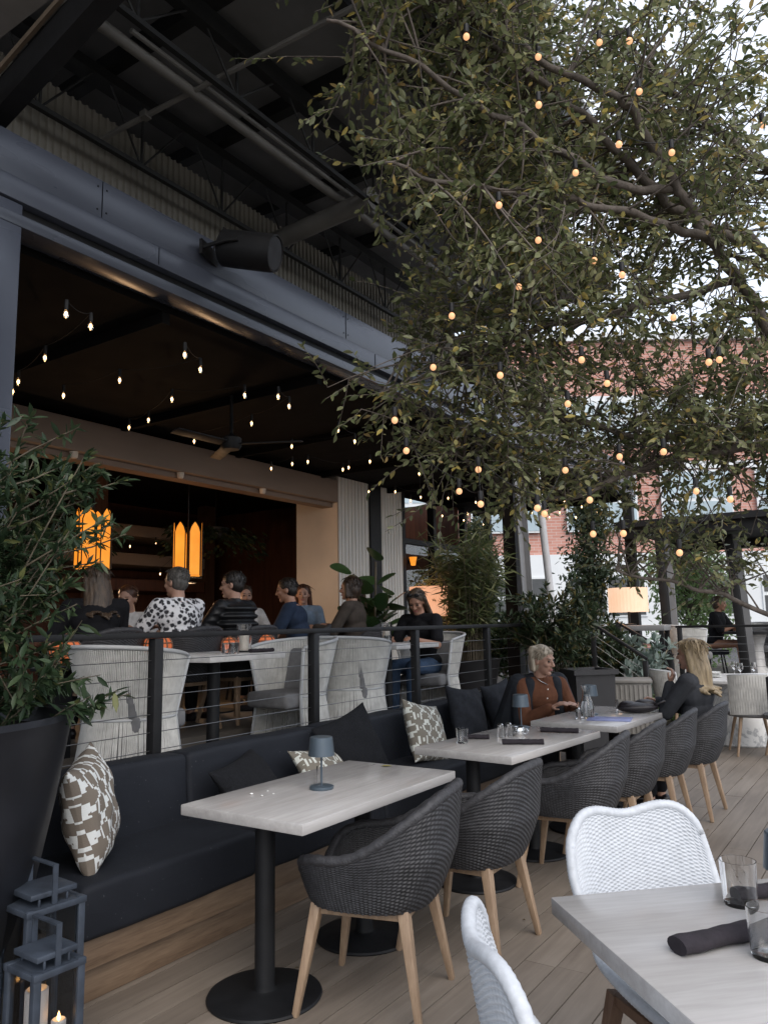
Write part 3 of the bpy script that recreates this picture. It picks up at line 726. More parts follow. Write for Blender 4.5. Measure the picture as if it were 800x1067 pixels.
t = thing('stone_table', 'round pale marble drum table with stacked plates, set with wooden-legged chairs', 'table', (-1.72, 10.15, 0))
b = MB(); b.lathe([(0, .70), (.60, .70), (.62, .715), (.62, .742), (.605, .755), (0, .755)], (0, 0, 0), 64); b.build('tabletop', MT['stone_top'], t, smooth=30)
b = MB(); b.lathe([(0, 0), (.47, 0), (.49, .02), (.46, .3), (.45, .6), (.47, .698), (0, .698)], (0, 0, 0), 64); b.build('drum_base', MT['marble'], t, smooth=30)
def side_chair(label, loc, rz, m='rope', group='wooden-legged chairs round the marble table'):
    t = thing('slat_back_chair', label, 'chair', loc, rz, group)
    def S(U, W):
        a = (U-.5)*2.0; z = .44+.42*W; r = .27+.02*W
        return .02-r*np.cos(a)-.06*W, r*np.sin(a)*1.02, z-.02*np.abs(a)**2
    V, F = weave(S, 90, 40, False, 44, 3, .006, 1); V2, F2 = weave(S, 90, 40, False, 44, 3, .003, -1, .018)
    np_mesh('backrest', np.concatenate([V, V2]), np.concatenate([F, F2[:, ::-1]+len(V)]), MT[m], t)
    U = np.linspace(0, 1, 24); P = [tuple(float(c) for c in S(np.array(u), np.array(1.0))) for u in U]; P += [tuple(float(c) for c in S(np.array(1.0), np.array(v))) for v in (.8, .5, .2, 0)]
    P = [tuple(float(c) for c in S(np.array(0.0), np.array(v))) for v in (0, .2, .5, .8)]+P
    b = MB(); b.tube(P, .014, 8); b.build('back_frame', MT['rope_frame'] if m == 'rope' else MT['wicker_rim'], t, smooth=180)
    b = MB(); b.lathe([(0, .40), (.24, .40), (.265, .42), (.265, .45), (.24, .465), (0, .47)], (.0, 0, 0), 32); b.build('seat', MT['grey_cushion'], t)
    for sx in (-1, 1):
        for sy in (-1, 1): b = MB(); b.tube([(sx*.14, sy*.14, .41), (sx*.23, sy*.22, 0)], [.02, .012], 10); b.build('leg', MT['teak'], t)
    return t
s0 = side_chair('pale slat-back chair with wooden legs in front of the marble table', (-1.46, 9.35, 0), pi/2+.35)
dup(s0, (-2.28, 9.72, 0), .75, 'pale slat-back chair half hidden behind the blonde woman, left of the marble table')
side_chair('dark slat-back chair cut by the right edge of the photo', (-1.06, 9.15, 0), pi*.62, 'wicker')
t = thing('far_terrace_table', 'dark round table on the far terrace before the guest in black', 'table', (-1.95, 13.4, .5))
b = MB(); b.lathe([(0, .70), (.45, .70), (.45, .74), (0, .74)], (0, 0, 0), 40); b.build('tabletop', MT['black_base'], t)
b = MB(); b.lathe([(0, 0), (.3, 0), (.2, .05), (.11, .2), (.1, .5), (.16, .69), (0, .69)], (0, 0, 0), 32); b.build('pedestal', MT['stone_top'], t)

# ------------------------------------------------------------------ banquette
BY0, BY1 = 1.95, 7.05
bq = thing('banquette', 'long navy-black upholstered banquette on an oak plinth', 'bench', (-3.0, BY0, 0))
b = MB(); b.bb((-3.36, BY0+.02, .145), (-2.765, BY1, .262)); b.build('upper_plinth', MT['oak'], bq, bevel=.003, world=True)
b = MB(); b.bb((-3.36, BY0+.08, 0.002), (-2.82, BY1-.03, .143)); b.build('lower_plinth', MT['oak'], bq, bevel=.003, world=True)
b = MB(); b.bb((-3.43, BY0, 0.002), (-3.385, BY1, .79)); b.build('back_panel', MT['black_fab'], bq, world=True)
cuts = [BY0, 2.93, 4.05, 5.15, 6.1, BY1]
for i in range(5):
    a, c = cuts[i]+.0015, cuts[i+1]-.0015
    def cushion(x0, x1, z0, z1, lean, nm):
        n = 26; V = []; b = MB(); bm = bmesh.new()
        b.bb((x0, a, z0), (x1, c, z1)); o = b.build(nm, MT['navy'], bq, bevel=.028, seg=4, world=True)
        me = o.data; bm.from_mesh(me)
        bmesh.ops.subdivide_edges(bm, edges=[e for e in bm.edges if e.calc_length() > .2], cuts=14, use_grid_fill=True)
        for v in bm.verts:
            p = v.co; yy = p.y+BY0; k = sin((yy-a)/(c-a)*pi) if a < yy < c else 0
            h = p.z; s = .006*sin(yy*7.3+h*11)+.004*sin(yy*17+h*5+1.3)
            p.x += (s*.5+.012*max(k, 0)**.5-.006) if p.x+(-3.0) > (x0+x1)/2 else 0
            p.z += (.010*max(k, 0)**.5 + s*.5) if p.z > (z0+z1)/2 else 0
            p.x -= lean*(p.z-z0) if lean else 0
        bm.to_mesh(me); bm.free()
        me.polygons.foreach_set('use_smooth', [True]*len(me.polygons)); me.update()
    cushion(-3.29, -2.715, .265, .468, 0, 'seat_cushion'); cushion(-3.37, -3.20, .40, .80, .04, 'back_cushion')

def pillow(label, m, loc, yaw, lean, roll, w=.45, h=.45, t=.15, group='scatter pillows on the banquette'):
    nu = 34; V = []; F = []; sd = random.random()*9
    for side in (1, -1):
        for i in range(nu+1):
            for j in range(nu+1):
                u = i/nu*2-1; v = j/nu*2-1
                e = (max(0, 1-abs(u)**2.6)*max(0, 1-abs(v)**2.6))**.55
                pin = 1-.10*(1-abs(u)**2)*abs(v)**3; pin2 = 1-.10*(1-abs(v)**2)*abs(u)**3
                wr = .006*sin(u*5+v*7+sd)+.004*sin(u*11-v*6+sd*2)
                V.append((side*(t/2*e+.002)+wr*e, u*w/2*pin2, v*h/2*pin))
    n1 = (nu+1)**2
    for s_ in (0, 1):
        for i in range(nu):
            for j in range(nu):
                q = [s_*n1+i*(nu+1)+j, s_*n1+(i+1)*(nu+1)+j, s_*n1+(i+1)*(nu+1)+j+1, s_*n1+i*(nu+1)+j+1]
                F.append(tuple(q if s_ == 0 else q[::-1]))
    edge = [(i, 0) for i in range(nu)]+[(nu, j) for j in range(nu)]+[(i, nu) for i in range(nu, 0, -1)]+[(0, j) for j in range(nu, 0, -1)]
    ei = [i*(nu+1)+j for i, j in edge]
    for k in range(len(ei)): a, c = ei[k], ei[(k+1) % len(ei)]; F.append((c, a, a+n1, c+n1))
    me = bpy.data.meshes.new('pillow'); me.from_pydata(V, [], F)
    uv = me.uv_layers.new(name='UVMap')
    vi = np.empty(len(me.loops), int); me.loops.foreach_get('vertex_index', vi); A = np.array(V)
    uv.data.foreach_set('uv', np.stack([A[vi, 1]/w+.5, A[vi, 2]/h+.5], -1).astype(np.float32).ravel())
    o = link('pillow', me, m, None, 180)
    o.rotation_euler = (Matrix.Rotation(yaw, 3, 'Z') @ Matrix.Rotation(-lean, 3, 'Y') @ Matrix.Rotation(roll, 3, 'X')).to_euler(); o.location = loc
    tag(o, label, 'pillow', group)
pillow('plump taupe and white patterned pillow at the near end of the banquette by the planter', MT['ikat'], (-2.98, 2.16, .70), .72, .2, .14, .44, .46, .19)
pillow('charcoal boucle pillow lying low behind the first table', MT['boucle'], (-3.02, 3.22, .58), .25, .7, .12, .52, .42, .15)
pillow('patterned pillow just peeking over the lamp table behind its lamp', MT['ikat2'], (-2.95, 3.78, .56), .1, .8, -.15, .42, .42, .14)
pillow('big charcoal boucle pillow leaning behind the patterned one in mid bench', MT['boucle'], (-3.09, 4.22, .66), -.1, .35, .22, .56, .46, .15)
pillow('tilted taupe and white patterned pillow by the corner of the middle table', MT['ikat2'], (-3.0, 5.02, .66), .05, .35, -.22, .48, .46, .16)
pillow('large plain charcoal linen pillow behind the middle table', MT['black_fab'], (-3.06, 5.80, .70), .0, .28, -.12, .54, .48, .15)
pillow('plain charcoal linen pillow farthest along the banquette, next to the woman in brown', MT['black_fab'], (-3.08, 6.48, .70), -.1, .25, .1, .48, .46, .15)

# ------------------------------------------------------------------ tableware
def lamp(label, loc):
    t = thing('table_lamp', label, 'lamp', loc, 0, 'cordless table lamps')
    b = MB(); b.lathe([(0, 0), (.052, 0), (.054, .004), (.053, .012), (.045, .015), (0, .016)], n=40); b.build('base', MT['lamp_metal'], t)
    b = MB(); b.tube([(0, 0, .014), (0, 0, .18)], .0048, 10); b.build('stem', MT['lamp_metal'], t)
    b = MB(); b.lathe([(0, .222), (.047, .222), (.05, .219), (.058, .142), (.056, .142), (.048, .214), (0, .214)], n=40); b.build('lamp_shade', MT['lamp_metal'], t, smooth=30); return t
lp0 = lamp('slate cordless lamp beside a bud vase on the empty first table', (-2.19, 2.76, .75))
for p, l in (((-2.20, 4.93, .75), 'slate cordless lamp at the far end of the middle table behind the creamer'), ((-2.03, 5.83, .75), 'slate cordless lamp beside the carafe on the women\'s table'), ((-.265, 2.04, .75), 'slate cordless lamp cut off by the right edge on the corner table')):
    dup(lp0, p, 0, l)
def tumbler(label, loc, r=.037, h=.09, group='glass tumblers', water=0):
    t = thing('tumbler', label, 'glass', loc, 0, group)
    b = MB(); b.lathe([(0, 0), (r*.86, 0), (r*.9, .004), (r, h), (r-.0022, h), (r*.9-.0025, .010), (0, .009)], n=40); b.build('glass_body', MT['glass'], t, smooth=40)
    if water: b = MB(); b.lathe([(0, .011), (r*.9-.003, .011), (r*.95-.003, h*water), (0, h*water)], n=32); b.build('water', MT['water'], t)
    return t
def obj1(name, label, cat, mb, m, loc=(0, 0, 0), rz=0, group=None, **k):
    o = mb.build(name, m, None, **k); o.location = loc; o.rotation_euler = (0, 0, rz); return tag(o, label, cat, group)
tumbler('clear empty tumbler standing at the near end of the middle table', (-2.25, 4.18, .75), .037, .085)
tumbler('clear tumbler beside the steel lamp on the corner table, the farther of two', (-.405, 2.185, .75), .044, .105)
tumbler('clear tumbler cut by the right edge on the corner table, the nearer of two', (-.30, 1.89, .75), .042, .1)
b = MB(); b.lathe([(0, 0), (.011, 0), (.011, .085), (.0095, .085), (.0095, .006), (0, .006)], n=20); obj1('bud_vase', 'narrow clear glass tube vase beside the lamp on the first table', 'vase', b, MT['glass'], (-2.235, 2.80, .75))
def napkin(label, p, rz, L=.2, r=.018):
    b = MB(); n = 16; pts = [(-L/2+L*i/n, .0012*sin(i*1.3), r*.78+.0012*sin(i*2.1)) for i in range(n+1)]
    b.tube(pts, [r*(.96+.05*sin(i*.9)) for i in range(n+1)], 16)
    V = [(v[0], v[1]*1.2, max(.001, r*.8+(v[2]-r*.8)*.8)) for v in b.v]; b.v = V
    return obj1('rolled_napkin', label, 'napkin', b, MT['napkin'], p, rz, 'rolled dark napkins', smooth=60)
napkin('rolled dark napkin lying by the tumbler on the middle table', (-2.25, 4.36, .75), radians(20), .16)
napkin('rolled dark napkin on the near right side of the middle table', (-1.91, 4.29, .75), radians(26), .24, .02)
napkin('rolled dark napkin on the far right side of the middle table', (-1.90, 4.84, .75), radians(12), .24, .02)
napkin('thick rolled aubergine napkin in front of the tumblers on the corner table', (-.375, 1.935, .75), radians(56), .33, .024)
napkin('rolled napkin half hidden behind the farther tumbler on the corner table', (-.33, 2.29, .75), radians(40), .24, .022)
t = thing('shaker', 'glass salt shaker with steel cap on the middle table', 'shaker', (-2.15, 4.50, .75), 0, 'salt and pepper shakers')
b = MB(); b.lathe([(0, 0), (.021, 0), (.022, .01), (.018, .06), (0, .06)], n=20); b.build('jar', MT['glass'], t)
b = MB(); b.lathe([(.0, .058), (.019, .058), (.019, .075), (.012, .082), (0, .083)], n=20); b.build('cap', MT['steel'], t)
dup(t, (-2.12, 4.555, .75), 0, 'glass pepper shaker right behind the salt shaker'); dup(t, (-2.02, 5.11+.42, .75), 0, 'glass shaker at the near corner of the women\'s table')
t = thing('creamer', 'small polished steel creamer pot with handle on the middle table', 'creamer', (-2.08, 4.62, .75))
b = MB(); b.lathe([(0, 0), (.032, 0), (.04, .02), (.036, .045), (.03, .052), (.028, .05), (0, .045)], n=28); b.build('pot', MT['steel'], t)
b = MB(); b.tube([(.034*cos(q)+.03, 0, .028+.018*sin(q)) for q in np.linspace(-1.4, 1.4, 9)], .004, 8); b.build('handle', MT['steel'], t)
t = thing('carafe', 'clear glass water carafe half full on the women\'s table', 'carafe', (-2.0, 5.66, .75))
b = MB(); b.lathe([(0, 0), (.05, 0), (.054, .01), (.052, .08), (.03, .15), (.026, .19), (.036, .23), (.034, .23), (.0235, .19), (.0275, .15), (.049, .08), (.05, .012), (0, .01)], n=36); b.build('carafe_body', MT['glass'], t, smooth=50)
b = MB(); b.lathe([(0, .013), (.048, .013), (.0475, .08), (.036, .12), (0, .12)], n=32); b.build('water', MT['water'], t)
b = MB(); b.bb((-.15, -.105, 0), (.15, .105, .004)); b.bb((-.15, -.104, .0045), (.149, .105, .007)); obj1('menu', 'periwinkle blue menu lying flat on the women\'s table', 'menu', b, MT['menu'], (-1.82, 5.62, .7505), radians(12), bevel=.001)
t = thing('handbag', 'black leather bag lying on the far side of the women\'s table', 'bag', (-1.76, 6.12, .75), radians(35))
b = MB(); b.ell((0, 0, .04), (.16, .085, .042), nu=28); b.ell((.06, .01, .065), (.085, .055, .035)); b.ell((-.07, .01, .06), (.07, .06, .03)); bg_ = b.build('pouch', MT['bag'], t, smooth=180)
b = MB(); b.tube([(.10, -.04, .05), (.19, -.05, .085), (.27, -.03, .06), (.30, 0, .02), (.24, .05, .06), (.12, .04, .055)], .009, 8); b.build('strap', MT['bag'], t, smooth=180)
tumbler('small tumbler in front of the woman in brown at her table', (-2.14, 5.95, .75), .033, .08, water=.6); tumbler('small tumbler by the leather bag on the women\'s table', (-1.93, 6.22, .75), .033, .08)
for i, (p, s_) in enumerate((((-2.38, 2.52, .751), .009), ((-2.32, 2.52, .751), .006), ((-2.30, 2.57, .751), .006), ((-2.36, 2.60, .751), .005))):
    b = MB(); b.ell((0, 0, s_*.4), (s_, s_*.8, s_*.4), nu=10, nv=6); obj1('crumb', 'tiny white crumb on the empty first table', 'crumb', b, MT['china'], p, group='crumbs on the first table')
b = MB(); b.add([(-.03, 0, 0), (-.01, .012, .004), (.015, .010, .004), (.032, 0, .001), (.015, -.010, .005), (-.01, -.012, .005)], [(0, 1, 2, 3), (0, 3, 4, 5)])
obj1('fallen_leaf', 'yellow fallen leaf on the far end of the first table', 'leaf', b, mat('yellow_leaf', (.28, .24, .05), .6), (-2.23, 3.33, .752), .4)
def hurricane(label, loc):
    t = thing('hurricane_candle', label, 'candle holder', loc, 0, 'glass hurricane candles on the terrace tables')
    b = MB(); b.lathe([(0, 0), (.055, 0), (.055, .012), (0, .012)], n=28); b.build('base', MT['black_metal'], t)
    b = MB(); b.lathe([(.052, .013), (.054, .2), (.051, .2), (.049, .013)], n=32); b.build('glass_sleeve', MT['glass'], t)
    b = MB(); b.lathe([(0, .013), (.034, .013), (.034, .155), (.028, .16), (0, .156)], n=28); b.build('candle', MT['wax'], t); return t
hurricane('glass hurricane with ivory candle on the first terrace table', (-3.98, 4.13, 1.2775)); hurricane('glass hurricane with ivory candle before the woman with sunglasses', (-4.02, 6.05, 1.2775))
k = 0
for (x, y) in ((-3.86, 3.83), (-3.85, 3.90), (-3.92, 3.97)):
    k += 1; tumbler(('tumbler in the left of the cluster on the first terrace table', 'middle tumbler of the cluster on the first terrace table', 'tumbler nearest the candle on the first terrace table')[k-1], (x, y, 1.2775), .034, .075, 'tumblers on the first terrace table')
tumbler('small tumbler on the sunglasses woman\'s table', (-3.9, 5.9, 1.2775), .034, .08)
napkin('rolled dark napkin beside the candle on the first terrace table', (-3.82, 4.14, 1.2775), radians(80), .2)
t = thing('plate_stack', 'stack of white plates on the marble table', 'plates', (-1.98, 9.95, .755))
for i in range(4): b = MB(); b.lathe([(0, 0), (.07, 0), (.125, .014), (.125, .018), (.07, .006), (0, .006)], (0, 0, .016*i), 36); b.build('plate', MT['china'], t)
for i, (x, y) in enumerate(((-1.62, 9.82), (-1.5, 9.98), (-1.75, 10.2))):
    t = thing('wine_glass', ('wine glass near the front edge of the marble table', 'wine glass at the right on the marble table', 'wine glass in the centre of the marble table')[i], 'glass', (x, y, .755), 0, 'glasses on the marble table')
    b = MB(); b.lathe([(0, 0), (.034, 0), (.033, .003), (.005, .008), (.004, .08), (.03, .11), (.036, .14), (.03, .18), (.028, .18), (.034, .14), (.028, .112), (0, .09)], n=24); b.build('glass_body', MT['glass'], t)

# ------------------------------------------------------------------ candle lanterns by the planter
def lantern(label, loc, rz, w, h, lit):
    t = thing('candle_lantern', label, 'lantern', loc, rz, 'metal candle lanterns by the planter')
    b = MB(); f = .012; e = w/2
    for sx in (-1, 1):
        for sy in (-1, 1): b.bb((sx*e-f*sx*2, sy*e-f*sy*2, 0.0), (sx*e, sy*e, h))
    for z in (.0, h-.022):
        b.bb((-e+.001, -e+.001, z+.001), (e-.001, e-.001, z+.021)) if z == 0 else None
        if z:
            for s_ in (-1, 1): b.bb((s_*e*1.03-.018*s_, -e*1.03, z), (s_*e*1.03, e*1.03, z+.02)); b.bb((-e*1.03+.019, s_*e*1.03-.018*s_, z+.001), (e*1.03-.019, s_*e*1.03, z+.019))
    b.bb((-e+.012, -e+.012, h-.018), (e-.012, e-.012, h-.004))
    b.build('frame', MT['lantern'], t, bevel=.002)
    b = MB(); q = .80*w/2
    b.bb((-q, -q, h+.022), (q, q, h+.04)); 
    for s_ in (-1, 1):
        for k in (-.6, 0, .6): b.bb((s_*q*.9-.004, q*k-.004, h-.004), (s_*q*.9+.004, q*k+.004, h+.023))
    b.build('lid', MT['lantern'], t, bevel=.003)
    b = MB(); a = w*.40; b.bb((-a-.003, -.009, h-.01), (-a+.003, .009, h+.12)); b.bb((a-.003, -.009, h-.01), (a+.003, .009, h+.12)); b.bb((-a+.0035, -.009, h+.114), (a-.0035, .009, h+.12)); b.build('handle', MT['lantern'], t)
    b = MB()
    for s_ in (-1, 1): b.bb((s_*(e-.010)-.001, -e+.022, .022), (s_*(e-.010)+.001, e-.022, h-.023)); b.bb((-e+.022, s_*(e-.010)-.001, .022), (e-.022, s_*(e-.010)+.001, h-.023))
    b.build('glass_panes', MT['tint'], t, smooth=0)
    for i, (x, y, r, hh) in enumerate(lit):
        b = MB(); b.lathe([(0, .022), (r, .022), (r, .022+hh), (r*.85, .026+hh), (r*.55, .018+hh), (0, .014+hh)], (x, y, 0), 28); c = b.build('candle', MT['wax_lit'], t)
        b = MB(); b.lathe([(0, 0), (.005, .006), (.006, .012), (.003, .024), (0, .032)], (x, y, .018+hh), 12); b.build('flame', MT['flame'], c)
    return t
lantern('small blue-grey metal lantern in front with lit candles', (-2.335, 1.55, 0), radians(-2), .17, .44, [(-.02, -.012, .034, .33), (.036, .03, .022, .24)])
lantern('taller blue-grey metal lantern standing behind beside the banquette end', (-2.53, 1.655, 0), radians(-4), .205, .56, [(0, 0, .04, .06)])
#--PART3--
# ------------------------------------------------------------------ lamps and lights of the place
def pendant(label, loc, rz):
    t = thing('pendant_lantern', label, 'pendant lamp', loc, rz, 'amber pendant lanterns')
    n = 6; R = .165
    for k in range(n):
        q = 2*pi*k/n; ax = Matrix.Rotation(q, 3, 'Z'); w = .066
        pts = [(-w, -.31), (w, -.31), (w, .20), (w*.72, .262), (w*.3, .305), (0, .325), (-w*.3, .305), (-w*.72, .262), (-w, .20)]
        b = MB(); V = [ax @ Vector((R-.006, y, z)) for y, z in pts]+[ax @ Vector((R+.004, y, z)) for y, z in pts]; m = len(pts)
        b.add(V, [tuple(range(m))[::-1], tuple(range(m, 2*m))]+[(i, (i+1) % m, m+(i+1) % m, m+i) for i in range(m)])
        p = b.build('glass_panel', MT['pend'], t, smooth=20)
        b = MB(); o = pts+[pts[0]]; b.tube([ax @ Vector((R+.004, y*1.08, z)) for y, z in pts], .007, 6, closed=True); b.build('panel_frame', MT['black_metal'], p)
    b = MB(); b.lathe([(0, -.34), (.17, -.34), (.17, -.325), (0, -.325)], n=6); b.lathe([(0, -.40), (.10, -.40), (.11, -.385), (0, -.385)], n=24); b.tube([(0, 0, -.385), (0, 0, -.34)], .02, 8); b.build('base_plate', MT['black_metal'], t)
    l = bpy.data.lights.new('pendant_glow', 'POINT'); l.energy = 10; l.color = (1, .62, .34); l.shadow_soft_size = .1; lo = bpy.data.objects.new('pendant_glow', l); COL.objects.link(lo); lo.parent = t; lo.location = (0, 0, -.5)
    b = MB(); b.tube([(0, 0, -.33), (0, 0, .8)], .008, 8); b.build('rod', MT['black_metal'], t); return t
pendant('amber arched-panel pendant lantern at left beside the tall shrub', (-7.0, 5.0, 2.40), .2); pendant('amber arched-panel pendant lantern above the man in the floral shirt', (-7.0, 6.30, 2.38), -.25)

def light_string(label, P, group, sag=.0, r=.017, globe=False, drop=.05):
    P = [Vector(p) for p in P]; t = thing('light_string', label, 'string lights', tuple(P[0]), 0, group); o = P[0]
    wire = []
    for i in range(len(P)-1):
        for k in range(6):
            f = k/6; q = P[i].lerp(P[i+1], f); wire.append(q-o+Vector((0, 0, drop+.03-sag*4*f*(1-f))))
    wire.append(P[-1]-o+Vector((0, 0, drop+.03)))
    b = MB(); b.tube(wire, .0022, 5); b.build('wire', MT['black_metal'], t, smooth=180)
    for p in P:
        q = p-o
        b = MB()
        if globe: b.ell(q, (r, r, r*1.08), nu=14, nv=10)
        else: b.lathe([(0, -.034), (.008, -.03), (.015, -.012), (.014, .006), (.008, .024), (0, .028)], q, 12)
        bu = b.build('bulb', MT['bulb'] if globe else MT['glass'], t, smooth=180)
        b = MB(); b.ell(q+Vector((0, 0, -.004)), (.0065, .0065, .014) if not globe else (.006, .006, .009), nu=8, nv=6); b.build('filament', MT['bulb_core'], bu, smooth=180)
        b = MB(); b.lathe([(0, .02), (.010, .02), (.012, .04), (.011, drop+.03), (0, drop+.03)], q, 10); b.build('socket', MT['black_metal'], bu)
    return t
CB = [[-3.78, 2.47], [-3.85, 2.68], [-4.56, 2.84], [-5.1, 2.98], [-5.46, 3.15], [-3.74, 3.31], [-5.16, 3.38], [-4.56, 3.43], [-3.95, 3.64], [-4.67, 4.01], [-4.12, 4.26], [-5.28, 4.28], [-5.59, 4.32], [-3.95, 4.46], [-4.06, 4.72], [-4.69, 4.94], [-5.55, 5.05], [-4.18, 5.55], [-4.92, 5.76], [-4.28, 5.95], [-5.77, 6.4], [-5.52, 6.47], [-5.32, 6.5], [-5.06, 6.91], [-4.78, 6.93], [-5.24, 7.04], [-4.73, 7.91], [-5.82, 8.4], [-5.59, 8.7], [-5.57, 9.34], [-5.77, 9.39], [-5.35, 9.75], [-5.12, 10.18]]
rows = [CB[0:5], CB[5:9], CB[9:13], CB[13:17], CB[17:20], CB[20:26], CB[26:30], CB[30:33]]
words_ = ['first', 'second', 'third', 'fourth', 'fifth', 'sixth', 'seventh', 'eighth']
for i, rw in enumerate(rows):
    rw = sorted(rw); light_string('string of small warm bulbs under the black canopy ceiling, %s from the camera end' % words_[i], [(x, y, 3.25+.02*sin(x*9)) for x, y in rw], 'small bulb strings under the canopy', .03)
for i in range(3):
    yy = 10.9+.75*i; light_string('%s of the dense bulb strings at the far end of the canopy' % ('nearest', 'middle', 'farthest')[i], [(-6.1+.42*k, yy+.1*sin(k*2), 3.2+.03*sin(k*3)) for k in range(6)], 'small bulb strings under the canopy', .03)
light_string('string of white sparkling bulbs deep inside by the left pendant', [(-9.6, 6.4, 2.75), (-9.7, 6.75, 2.62), (-9.8, 7.0, 2.9), (-9.6, 7.5, 2.7), (-9.5, 7.9, 2.78), (-9.4, 8.5, 2.72), (-9.5, 8.0, 2.3)], 'bulb strings inside')
light_string('string of small warm bulbs under the far pergola', [(-3.3+.4*k, 12.7+.4*k, 2.72+.03*sin(k*2)) for k in range(7)], 'small bulb strings under the canopy', .04)
TB = [[(-1.8, 2.81, 2.36), (-1.83, 2.95, 2.25), (-1.7, 3.21, 2.08), (-1.54, 3.11, 1.99), (-1.59, 3.2, 2.17), (-1.31, 3.21, 1.96), (-1.33, 3.34, 1.95), (-1.27, 3.48, 2.17), (-1.13, 3.39, 2.0), (-1.17, 3.53, 1.86), (-1.0, 3.43, 1.84)],
[(-1.08, 3.24, 2.61), (-1.03, 3.43, 2.54), (-1.05, 3.62, 2.23), (-.83, 3.55, 2.21), (-.75, 3.78, 2.05), (-.8, 3.58, 1.75), (-.61, 3.81, 2.0)],
[(-1.32, 2.96, 3.3), (-1.23, 3.18, 3.2), (-1.06, 3.45, 3.16), (-.91, 3.36, 3.01), (-.76, 3.63, 2.86), (-.61, 3.56, 2.59), (-.59, 3.71, 2.64)],
[(-1.37, 2.8, 4.05), (-1.15, 3.09, 4.04), (-.94, 3.35, 4.19), (-.78, 3.26, 4.06), (-.79, 3.42, 3.91), (-.85, 3.23, 3.56), (-.68, 3.48, 3.59), (-.33, 3.82, 3.78)],
[(-1.13, 3.01, 3.74), (-1.06, 3.25, 3.51), (-1.37, 3.26, 3.04), (-1.57, 2.95, 2.84), (-1.72, 3.03, 2.65), (-1.39, 3.05, 2.55), (-1.19, 3.34, 2.45)]]
TBL = ['string of warm globe bulbs along the lowest twigs of the big tree', 'string of warm globe bulbs hanging at the lower right of the tree crown', 'string of warm globe bulbs through the middle of the tree crown', 'string of warm globe bulbs highest in the tree crown', 'string of warm globe bulbs zigzagging down the centre of the tree crown']
for i, P in enumerate(TB): light_string(TBL[i], P, 'globe bulb strings in the big tree', .03, .0145, True, .03)

def drum_lamp(label, loc, r, h, stem, m, cat='lamp'):
    t = thing('drum_lamp', label, cat, loc)
    b = MB(); V = []; n = 72; F = []
    for z in (0, h):
        for k in range(n): q = 2*pi*k/n; rr_ = r*(1+.012*(k % 2)); V.append((rr_*cos(q), rr_*sin(q), stem+z))
    F = [(k, (k+1) % n, n+(k+1) % n, n+k) for k in range(n)]; b.add(V, F); b.build('lamp_shade', m, t, smooth=0)
    b = MB(); b.lathe([(0, 0), (.10, 0), (.10, .02), (.02, .03), (.018, stem+h*.6), (0, stem+h*.6)], n=24); b.build('lamp_base', MT['black_metal'], t)
    l = bpy.data.lights.new('lamp_glow', 'POINT'); l.energy = 6; l.color = (1, .6, .35); l.shadow_soft_size = .06
    o = bpy.data.objects.new('lamp_glow', l); COL.objects.link(o); o.parent = t; o.location = (0, 0, stem+h*.5)
    b = MB(); b.ell((0, 0, stem+h*.5), (.035, .035, .05), nu=12, nv=8); b.build('bulb', MT['bulb'], t); return t
drum_lamp('big lit linen drum lamp on the console beyond the stairs', (-3.42, 11.75, 1.37), .285, .36, .20, MT['shade'])
drum_lamp('glowing peach drum lamp behind the woman with sunglasses', (-4.55, 7.75, 1.25), .22, .34, .29, MT['shade2'])
t = thing('console_table', 'grey wooden console carrying the big lit drum lamp', 'table', (-3.42, 11.75, .5))
b = MB(); b.bb((-.55, -.2, .79), (.55, .2, .87)); b.build('tabletop', MT['post_grey'], t, bevel=.006)
for sx in (-1, 1):
    for sy in (-1, 1): b = MB(); b.bb((sx*.5-.03, sy*.16-.03, 0), (sx*.5+.03, sy*.16+.03, .789)); b.build('leg', MT['black_metal'], t)
t = thing('pedestal_stand', 'black pedestal under the glowing peach lamp', 'stand', (-4.55, 7.75, .5))
b = MB(); b.lathe([(0, 0), (.22, 0), (.22, .02), (.06, .04), (.05, .70), (.2, .73), (.2, .75), (0, .75)], n=32); b.build('stand', MT['black_metal'], t)
t = thing('wall_sconce', 'small lit amber sconce on the wall right of the pillars', 'lamp', (-6.22, 10.15, 2.35))
b = MB(); b.lathe([(.035, 0), (.06, .13), (.055, .13), (.03, 0)], n=20); b.build('lamp_shade', MT['pend'], t); b = MB(); b.bb((-.09, -.02, .03), (-.02, .02, .09)); b.build('bracket', MT['black_metal'], t)
